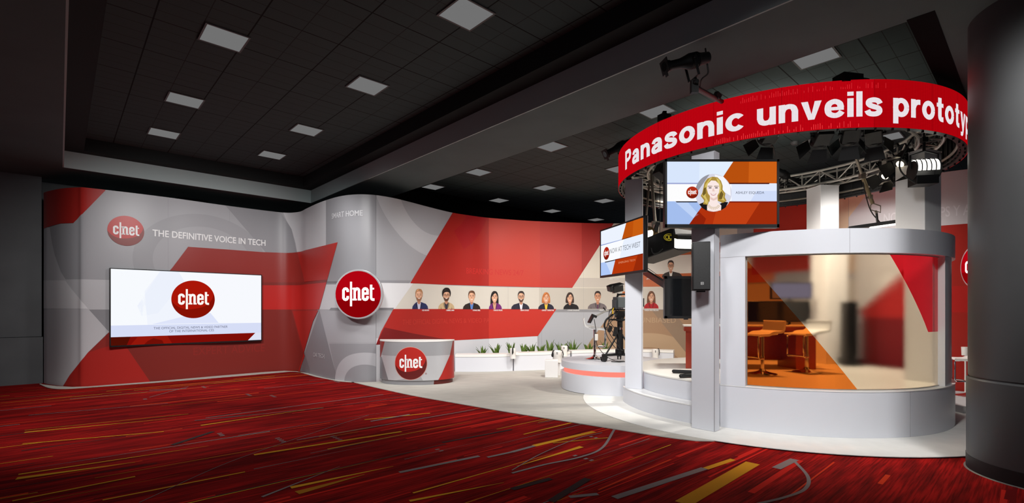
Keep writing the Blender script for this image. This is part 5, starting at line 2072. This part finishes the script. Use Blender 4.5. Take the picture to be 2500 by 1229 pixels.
# red presenters' desk
x0, x1, y0, y1 = 2.82, 4.9, 7.98, 8.5
quad = lambda e: [(x0 - e, y0 - e), (x1 + e, y0 - e), (x1 + e, y1 + e), (x0 + .19 - e, y1 + e)]
t = thing('desk', 'long red presenters desk with a pale top, behind the orange glass', 'desk', ((x0 + x1) / 2, 8.2, ZSTG))
MB().prism(quad(.05), 1.222, 1.242).build('top', mat('desk_top', (216, 210, 200), rough=.35), t, bevel=.004)
MB().prism(quad(.04), 1.15, 1.222).build('apron', REDDESK, t)
MB().prism([(x0, y0), (x0 + .3, y0), (x0 + .45, y1), (x0 + .19, y1)], ZSTG + .001, 1.15).build('pedestal', REDDESK, t)
MB().box((x1 - .17, (y0 + y1) / 2, .8455), (.3, y1 - y0, .609)).build('pedestal', REDDESK, t)
MB().box(((x0 + x1) / 2, y1 - .08, .9), (x1 - x0 - .6, .04, .5)).build('back_panel', REDDESK, t)
MB().box(((x0 + x1) / 2 - .1, y0 + .1, .8455), (.06, .06, .609)).build('middle_leg', mat('desk_leg', (196, 150, 110), rough=.3, metal=.4), t)


# ------------------------------------------------------------------ bar stools
def bar_stool():
    t = thing('bar_stool', None, None)
    m = MB().lathe([(.19, 0), (.195, .006), (.18, .014), (.1, .03), (.05, .05), (.034, .08)], (0, 0, 0), 36)
    m.build('base', CHROME, t, local=True)
    MB().cyl((0, 0, .07), (0, 0, .58), .024, n=20).build('pole', CHROME, t, local=True)
    prof = [(-.19, .79), (-.2, .775), (-.185, .685), (-.17, .655), (-.13, .64), (-.02, .635), (.02, .625), (.06, .605), (.12, .6), (.2, .6), (.215, .585), (.2, .57), (.06, .57), (.0, .59), (-.05, .605), (-.15, .61), (-.19, .63), (-.21, .675), (-.225, .78), (-.21, .795)]
    m = MB()
    n = len(prof)
    hw = .2
    m.add([(x, -hw, z) for x, z in prof] + [(x, hw, z) for x, z in prof], [(i, (i + 1) % n, n + (i + 1) % n, n + i) for i in range(n)])
    for t3 in tessellate_polygon([[Vector((x, z, 0)) for x, z in prof]]):
        m.f += [tuple(t3), tuple(n + i for i in t3[::-1])]
        m.m += [0, 0]
    m.build('seat', LEATHER, t, local=True, bevel=.008)
    m = MB()
    for yy in (-.15, .15):
        m.tube([(-.12, yy, .6), (.19, yy, .565), (.2, yy, .545), (.2, yy, .26), (.18, yy, .24), (.06, yy * .6, .24)], .011, 8)
    m.cyl((.06, -.09, .24), (.06, .09, .24), .011, n=8)
    m.cyl((.2, -.15, .26), (.2, .15, .26), .011, n=8)
    m.build('footrest', CHROME, t, local=True)
    MB().cyl((0, 0, .22), (0, 0, .27), .032, n=16).build('collar', CHROME, t, local=True)
    return t


st = bar_stool()
p = gp(1452, 877, ZSTG)
GRP = 'white seated bar stools'
place(st, p, (0, 0, -.12), 'white-seated chrome bar stool on the drum platform beside the studio camera', 'bar stool', GRP)
for (u, v, rz, lb) in ((1862, 912, .25, 'chrome bar stool seen through orange glass, nearer the speaker post'), (1964, 907, .25, 'chrome bar stool seen through orange glass, where the tint ends')):
    o = copy_tree(st)
    place(o, gp(u, v, ZSTG), (0, 0, rz + PI), lb, 'bar stool', GRP)
o = copy_tree(st)
p = gp(2368, 968, .12)
place(o, p, (0, 0, PI - .6), 'chrome bar stool half hidden behind the grey pillar', 'bar stool', GRP)
# low side platform that stool stands on
m = MB()
m.prism([(6.42, 7.0), (7.0, 6.8), (8.6, 7.0), (9.0, 7.4), (8.0, 7.9), (7.05, 8.75), (6.62, 9.5), (6.35, 9.2)], .0195, .12)
tag(m.build('side_platform', noisy(mat('grey_deck', (176, 176, 178), rough=.5), 3, .05), origin=(7.2, 7.9, .0195)), 'low grey deck behind the glass booth carrying a bar stool', 'platform')
p = at(2357, 858, 8.2)
m = MB()
m.lathe([(.05, -.07), (.055, .07)], p, 20)
m.cyl(p + Vector((0, 0, -.05)), (p.x, p.y, .12), .012, n=8)
tag(m.build('cup_stand', LEATHER, origin=(p.x, p.y, .12)), 'small white canister on a thin stand beside the half hidden stool', 'canister')

# equipment glimpsed inside the booth
for (u0, u1, z0, z1, y, lb, scr) in ((1826, 1968, 1.29, 1.64, 8.3, 'wide dark monitor standing on the red desk, seen through the glass', DARKG), (1880, 1972, 1.68, 1.98, 8.9, 'smaller monitor with a pale blue screen, above the red desk', screen((120, 118, 150)))):
    xa, xb = (u0 - CX) / F * y, (u1 - CX) / F * y
    xm_ = (xa + xb) / 2
    t = thing('monitor', lb, 'monitor', (xm_, y, z0 - .04))
    MB().box((xm_, y, (z0 + z1) / 2), (xb - xa, .05, z1 - z0)).build('housing', BLACK, t, bevel=.006)
    MB().box((xm_, y - .028, (z0 + z1) / 2), (xb - xa - .04, .006, z1 - z0 - .04)).build('screen', scr, t)
    m = MB()
    zf = 1.2425 if y < 8.5 else ZSTG + .001
    m.cyl((xm_, y + .04, zf), (xm_, y + .04, (z0 + z1) / 2), .022, n=10)
    m.box((xm_, y + .03, zf + .006), (.3, .18, .012))
    m.build('foot', BLACKM, t)
p = at(2052, 800, 8.6)
t = thing('equipment_stand', 'slim black equipment tower inside the booth, between the square posts', 'stand', (p.x, p.y, ZSTG))
MB().box((p.x, p.y, ZSTG + .62), (.17, .16, .95)).build('tower', BLACK, t, bevel=.01)
MB().box((p.x, p.y, ZSTG + .07), (.22, .24, .13)).build('foot', BLACKM, t, bevel=.01)

# ------------------------------------------------------------------ studio camera on its pedestal
cp = gp(1517, 884, ZSTG)
cx, cy = cp.x, cp.y + .12
t = thing('studio_camera', 'broadcast camera on a wheeled black pedestal, half behind the square post', 'camera', (cx, cy, ZSTG))
P3 = lambda x, y, z: Vector((cx + x, cy + y, ZSTG + z))
m = MB()
m.cyl(P3(0, 0, .14), P3(0, 0, .5), .062, n=24)
m.cyl(P3(0, 0, .5), P3(0, 0, .74), .05, n=24)
m.cyl(P3(0, 0, .14), P3(0, 0, .22), .085, n=24)
clm = m.build('column', BLACKM, t)
MB().cyl(P3(0, 0, .585), P3(0, 0, .625), .058, n=24).build('collar', CHROME, clm)
for k, a in enumerate((math.radians(200), math.radians(320), math.radians(80))):
    d = Vector((math.cos(a), math.sin(a), 0))
    m = MB()
    m.cyl(P3(0, 0, .13), P3(*(d * .33)[:2], .12), .026, n=10)
    m.cyl(P3(0, 0, .5) + d * .04, P3(*(d * .3)[:2], .13), .016, n=10)
    m.box(P3(*(d * .33)[:2], .115), (.07, .07, .05), (0, 0, a))
    lg = m.build('leg', BLACKM, t)
    m = MB()
    s_ = Vector((-d.y, d.x, 0))
    for q in (-1, 1):
        c0 = P3(*(d * .34)[:2], .05) + s_ * (.025 * q)
        m.cyl(c0 - s_ * .012, c0 + s_ * .012, .05, n=18)
    m.box(P3(*(d * .34)[:2], .075), (.11, .085, .03), (0, 0, a))
    m.build('wheel', BLACK, lg)
m = MB()
m.tube([P3(.2 * math.cos(k * PI / 14), .2 * math.sin(k * PI / 14), .77) for k in range(28)], .014, 8, True)
for k in range(3):
    a = k * 2.1 + .5
    m.cyl(P3(0, 0, .77), P3(.2 * math.cos(a), .2 * math.sin(a), .77), .01, n=8)
m.build('steering_ring', BLACKM, t)
m = MB()
m.cyl(P3(0, 0, .74), P3(0, 0, .8), .07, n=20)
m.box(P3(0, 0, .86), (.14, .13, .12))
m.cyl(P3(-.1, 0, .88), P3(.1, 0, .88), .055, n=18)
m.box(P3(0, 0, .955), (.3, .1, .03), (0, 0, .3))
m.build('pan_head', BLACKM, t, bevel=.006)
MB().cyl(P3(-.1, -.06, .88), P3(-.1, -.09, .88), .035, n=16).build('tension_knob', CHROME, t)
# camera pointing away to the right of the view (towards the stage)
m = MB()
m.box(P3(.03, 0, 1.09), (.3, .15, .2), (0, 0, .5))
m.box(P3(-.1, -.06, 1.06), (.06, .12, .17), (0, 0, .5))
m.build('camera_body', GREYP, t, bevel=.012)
m = MB()
m.cyl(P3(.17, .08, 1.09), P3(.38, .19, 1.09), .075, .085, 22)
m.box(P3(.4, .2, 1.09), (.09, .2, .16), (0, 0, .5))
m.build('lens', BLACKM, t)
m = MB()
m.tube([P3(-.06, -.04, 1.19), P3(-.03, -.03, 1.23), P3(.12, .05, 1.24), P3(.18, .08, 1.2)], .018, 8, smooth=4)
m.build('carry_handle', BLACKM, t)
m = MB()
m.box(P3(-.07, -.06, 1.35), (.2, .13, .12), (.25, -.2, .3))
m.box(P3(-.2, -.1, 1.345), (.07, .13, .11), (.2, -.35, .3))
m.box(P3(-.07, -.055, 1.42), (.23, .16, .014), (.25, -.2, .3))
vf = m.build('viewfinder', BLACK, t, bevel=.01)
MB().box(P3(-.06, -.05, 1.265), (.16, .09, .02), (0, 0, .3)).build('viewfinder_plate', mat('light_plastic', (214, 210, 204), rough=.4), vf)
MB().cyl(P3(-.05, -.05, 1.2), P3(-.05, -.05, 1.27), .016, n=10).build('viewfinder_post', BLACKM, t)
m = MB()
m.cyl(P3(-.1, 0, .97), P3(-.28, -.08, .93), .014, n=10)
m.cyl(P3(-.28, -.08, .93), P3(-.5, -.13, .82), .014, n=10)
m.build('pan_bar', ALU, t)
m = MB()
m.box(P3(-.56, -.13, .78), (.03, .12, .15), (0, .5, .2))
m.box(P3(-.5, -.12, .84), (.1, .05, .04), (0, .4, .2))
m.cyl(P3(-.29, -.1, .95), P3(-.33, -.12, .99), .012, n=8)
m.build('bar_grip', BLACKM, t)
m = MB()
m.cyl(P3(-.1, 0, .9), P3(-.22, -.05, .8), .016, n=8)
m.tube([P3(-.2, -.04, .82), P3(-.27, -.06, .76), P3(-.3, -.06, .66), P3(-.27, -.06, .58)], .018, 8, smooth=4)
m.box(P3(-.2, -.06, .6), (.06, .1, .1), (.3, .4, 0))
m.box(P3(-.1, -.08, .55), (.07, .05, .17), (.2, .2, 0))
m.build('second_bar', BLACKM, t)
m = MB()
for k in range(4):
    a = k * 1.3
    m.tube([P3(-.12 + .04 * k, -.08, 1.0), P3(-.22 + .03 * k, -.12, .92 - .04 * k), P3(-.2 - .03 * k, -.12, .72 - .05 * k), P3(-.05 - .02 * k, -.1, .5 - .08 * k), P3(-.04 + .03 * k, -.1, .2)], .007, 6, smooth=6)
m.tube([P3(-.5, -.13, .78), P3(-.47, -.13, .6), P3(-.46, -.13, .45), P3(-.44, -.13, .3), P3(-.3, -.13, .12), P3(-.12, -.12, .02), P3(.05, -.12, .012)], .006, 6, smooth=6)
m.tube([P3(-.2, -.2, .012), P3(-.08, -.26, .012), P3(.03, -.2, .012), P3(.1, -.24, .012)], .008, 6, smooth=6)
m.build('cables', CORD, t)
MB().box(P3(-.46, -.13, .45), (.06, .03, .12)).build('remote_box', mat('light_plastic', (214, 210, 204), rough=.4), t, bevel=.008)
m = MB()
m.tube([P3(-.13, -.09, .99), P3(-.16, -.11, .94), P3(-.15, -.11, .88)], .012, 6, smooth=4)
m.build('yellow_cable', mat('yellow_cable', (214, 176, 30), rough=.5), t)

# ------------------------------------------------------------------ benches along the curved wall
bfront = Path([p for p in catmull([(x, y, 0) for x, y in ((-1.36, 11.72), (-.6, 11.73), (0, 11.86), (.82, 12.1), (1.7, 12.42), (2.6, 12.66), (3.5, 12.68), (4.3, 12.4))], 10)])


def bench(u0, u1, label, dz, rnd0, rnd1):
    q0, q1 = bfront.hit(u0)[1], bfront.hit(u1)[1]
    n = 24
    fr_, bk = [], []
    for i in range(n + 1):
        q = q0 + (q1 - q0) * i / n
        f_, nn = bfront.pos(q, 0, 0)
        dep = .36
        e = min(1, (q - q0) / .25 + (0 if rnd0 else 1), (q1 - q) / .25 + (0 if rnd1 else 1))
        dep *= .45 + .55 * math.sqrt(max(0, e))
        fr_.append((f_.x, f_.y))
        bk.append((f_.x - nn.x * dep, f_.y - nn.y * dep))
    poly = fr_ + bk[::-1]
    c = Vector((sum(p[0] for p in poly) / len(poly), sum(p[1] for p in poly) / len(poly), .012))
    t = thing('bench', label, 'bench', c, group='white curved benches')
    MB().prism(poly, .0125, .355 + dz).build('body', WHITE, t)
    cen = Vector((c.x, c.y))
    MB().prism(poly, .363 + dz, .425 + dz).build('cushion', LEATHER, t, bevel=.02)
    MB().prism([(x + (c.x - x) * .004, y + .012) for x, y in poly], .355 + dz, .363 + dz).build('shadow_gap', SEAM, t)


bench(1111, 1252, 'white curved bench nearest the round counter', 0, False, True)
bench(1255, 1392, 'white curved bench in the middle, behind the small white block', .02, False, True)
bench(1396, 1644, 'white curved bench behind the drum platform and camera', .03, False, False)

# ------------------------------------------------------------------ snake plants behind the benches
GRPP = 'snake plants behind the curved benches'
spec = ((1178, 863, 24, 28, 'closest to the round counter'), (1212, 862, 30, 36, 'second along from the counter'), (1248, 861, 30, 38, 'behind the first white canister'), (1280, 858, 20, 32, 'with pale thin leaves, fourth from the counter'), (1299, 857, 24, 36, 'tall dark one, fifth from the counter'), (1321, 856, 26, 28, 'pale bushy one left of a taller plant'.replace('left of', 'beside')),
        (1342, 855, 24, 42, 'tall bright green one above the white block'), (1370, 853, 30, 34, 'behind the second white canister'), (1399, 852, 34, 44, 'wide open with three long leaves'), (1437, 851, 24, 32, 'dark one beside the bar stool pole'), (1477, 850, 26, 34, 'seen between stool and camera'))
POTM = mat('planter_white', (200, 200, 200), rough=.5)
for i, (u, vb, wpx, hpx, lb) in enumerate(spec):
    f_, nn = bfront.pos(bfront.hit(u)[1], 0, 0)
    y = f_.y + .56
    x = (u - CX) / F * y
    zt = .36
    t = thing('snake_plant', 'snake plant ' + lb, 'plant', (x, y, .0125), group=GRPP)
    MB().lathe([(.08, .0125), (.1, .33), (.09, .34), (.085, .3)], (x, y, 0), 20).build('pot', POTM, t)
    MB().lathe([(.086, .3), (.086, .325)], (x, y, 0), 16).build('soil', SOIL, t)
    m = MB()
    hh = (vb - 756) / F * y
    Hh = hpx / F * y
    W = wpx / F * y / 2
    nl = 9 if hpx < 40 else 10
    for k in range(nl):
        a = 2 * PI * k / nl + random.uniform(-.3, .3)
        sp_ = random.uniform(.3, 1)
        ln = Hh * random.uniform(.45, .78) + .06
        base = Vector((x + .03 * math.cos(a), y + .03 * math.sin(a), .32))
        tip = Vector((x + W * sp_ * math.cos(a) * 1.5, y + W * sp_ * math.sin(a) * .6, .32 + ln))
        side = Vector((-math.sin(a + .6), math.cos(a + .6), 0))
        pts = []
        ns = 6
        for j in range(ns + 1):
            s_ = j / ns
            q = base.lerp(tip, s_) - Vector((math.cos(a), math.sin(a), 0)) * (W * .35 * sp_ * math.sin(PI * s_) * .6)
            wd = .034 * (math.sin(PI * min(1, .25 + s_ * .75)) ** .8 + .02) * (1 if j < ns else .05)
            pts += [q - side * wd, q + Vector((math.cos(a), math.sin(a), 0)) * .008, q + side * wd]
        fs = []
        for j in range(ns):
            b0 = 3 * j
            fs += [(b0, b0 + 1, b0 + 4, b0 + 3), (b0 + 1, b0 + 2, b0 + 5, b0 + 4)]
        m.add(pts, fs)
    m.build('leaves', LEAFA, t, smooth=60)

# ------------------------------------------------------------------ white canisters and block
def canister(loc, r, h, label, rz, both=False):
    t = thing('canister', label, 'canister', loc, (0, 0, rz), 'white canisters with black cords')
    MB().lathe([(r * .92, 0), (r * .92, h * .55), (r, h * .6), (r, h), (r * .9, h), (r * .9, h - .02)], (0, 0, 0), 32).build('body', LEATHER, t, local=True)
    m = MB()
    for k in range(3):
        a = -.5 + k * .12
        x, y = r * math.cos(a), r * math.sin(a)
        m.tube([(x * .7, y * .7, h - .01), (x * .9, y * .9, h + .012), (x * 1.12, y * 1.12, h - .02 - .02 * k), (x * 1.2, y * 1.2, h * .7), (x * 1.08, y * 1.1, h * (.45 + .06 * k)), (x * 1.16, y * 1.18, h * .62)], .008, 6, smooth=5)
        if both:
            m.tube([(-x * .7, y * .7, h - .01), (-x * .9, y * .9, h + .012), (-x * 1.12, y * 1.12, h - .04), (-x * 1.25, y * 1.2, h * .6), (-x * 1.1, y * 1.1, h * .5), (-x * 1.05, y * 1.1, h * .8)], .008, 6, smooth=5)
    m.build('cord', CORD, t, local=True)
    m = MB()
    for k in range(4):
        a = -1.9 + .16 * (k % 2)
        m.ball((r * math.cos(a), r * math.sin(a), h * (.86 - .1 * (k // 2))), .009, 6)
    m.build('socket', CORD, t, local=True)
    m = MB()
    m.box((0, r * .98 + .02, h * .5), (.05, .06, .06))
    m.build('bracket', LEATHER, t, local=True)


def on_bench(u, v0, v1, r, label, rz):
    f_, nn = bfront.pos(bfront.hit(u)[1], 0, 0)
    y = f_.y - r - .05
    canister(((u - CX) / F * y, y, H + (HY - v1) * y / F), r, (v1 - v0) * y / F, label, rz)


on_bench(1252, 851, 876, .075, 'small white canister with black cord on front of the first bench', -1.2)
on_bench(1378, 845, 870, .085, 'white canister with black cord where the middle benches meet', 0)
on_bench(1600, 853, 880, .085, 'white canister with black cord seen between the two front posts', 0)
p = gp(1347, 924, .012)
x0, x1 = (1331 - CX) / F * 10.7, (1363 - CX) / F * 10.7
m = MB().box(((x0 + x1) / 2 + .01, 10.86, .2), (x1 - x0, .3, .375), (0, 0, -.1))
tag(m.build('block', WHITE2, origin=((x0 + x1) / 2, 10.86, .0125), bevel=.006), 'low white block standing on beige carpet before the benches', 'block')
canister((1.03, 11.15, .3), .115, .265, 'widest white canister with cords on both sides, behind the low block', .1, True)
m = MB().box((1.03, 11.15, .155), (.12, .12, .285))
tag(m.build('canister_stand', WHITE2, origin=(1.03, 11.15, .0125)), 'short white stand under the widest canister, behind the low block', 'stand')

# ------------------------------------------------------------------ reception counter
cc, ca_, cb_ = (-1.95, 10.13), .755, .5


def oval(k, n=48):
    return [(cc[0] + ca_ * k * math.cos(PI + PI * i / n), cc[1] + cb_ * (k if k < 1 else k) * math.sin(PI + PI * i / n)) for i in range(n + 1)]


t = thing('counter', 'rounded reception counter with red ball logo on pale carpet', 'counter', (cc[0], cc[1] - .2, .0125))
MB().prism(oval(.965), .0125, .1).build('toe_kick', mat('counter_base', (150, 150, 154), rough=.35, metal=.3), t)
MB().prism(oval(1), .1, .86).build('body', WHITE, t)
MB().prism(oval(1.012), .86, .885).build('top', LEATHER, t, bevel=.005)
CP = Path(oval(1))
PEARL, PEARL2, PEARL3 = [mat(n, c, rough=.28, metal=.35) for n, c in (('counter_silver', (176, 177, 180)), ('counter_pale', (206, 207, 210)), ('counter_grey', (140, 140, 144)))]
S = Skin(CP, .1, .86)
S.rect(0, CP.L, .1, .86, PEARL2, .001)
S.rect(0, CP.L, .585, .86, PEARL, .002)
S.px([(925, 872), (932, 872), (952, 942), (925, 942)], PEARL3, .003)
S.px([(1027, 919), (1040, 945), (950, 945), (950, 932)], PEARL, .003)
S.px([(925, 828), (941, 828), (930, 872), (925, 872)], R2, .004)
S.px([(1107, 824), (1098, 868), (1078, 914), (1066, 935), (1062, 945), (1125, 945), (1125, 824)], R2, .004)
S.px([(1098, 868), (1078, 914), (1066, 935), (1085, 930), (1125, 930), (1125, 868)], R1, .0045)
qa, qb = CP.hit(965)[1], CP.hit(1042)[1]
y = CP.hit(1003)[0]
z = H + (HY - 888) * y / F
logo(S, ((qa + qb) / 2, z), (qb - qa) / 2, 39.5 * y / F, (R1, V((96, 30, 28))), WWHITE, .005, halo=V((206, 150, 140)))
S.textpx('®', 1038, 1042, 915, 4, R2, .006)
S.build('graphic_vinyl', t)
CT = Path(oval(.965))
S = Skin(CT, .0125, .1)
S.px([(1060, 925), (1125, 925), (1125, 950), (1058, 950)], V((90, 34, 30)), .001)
S.build('toe_kick_vinyl', t)

# wall arms behind the hung televisions
m = MB()
m.cyl((1.768, 7.66, 2.45), (1.83, 7.76, 2.45), .03, n=12)
m.box((1.8, 7.69, 2.45), (.12, .02, .3), (0, 0, -.42))
m.build('wall_arm', BLACKM, tvs)
m = MB()
m.cyl((2.32, 5.9, 2.9), (2.34, 6.1, 2.9), .03, n=12)
m.box((2.33, 6.03, 2.9), (.12, .03, .3), (0, 0, -.8))
m.build('wall_arm', BLACKM, tvm)
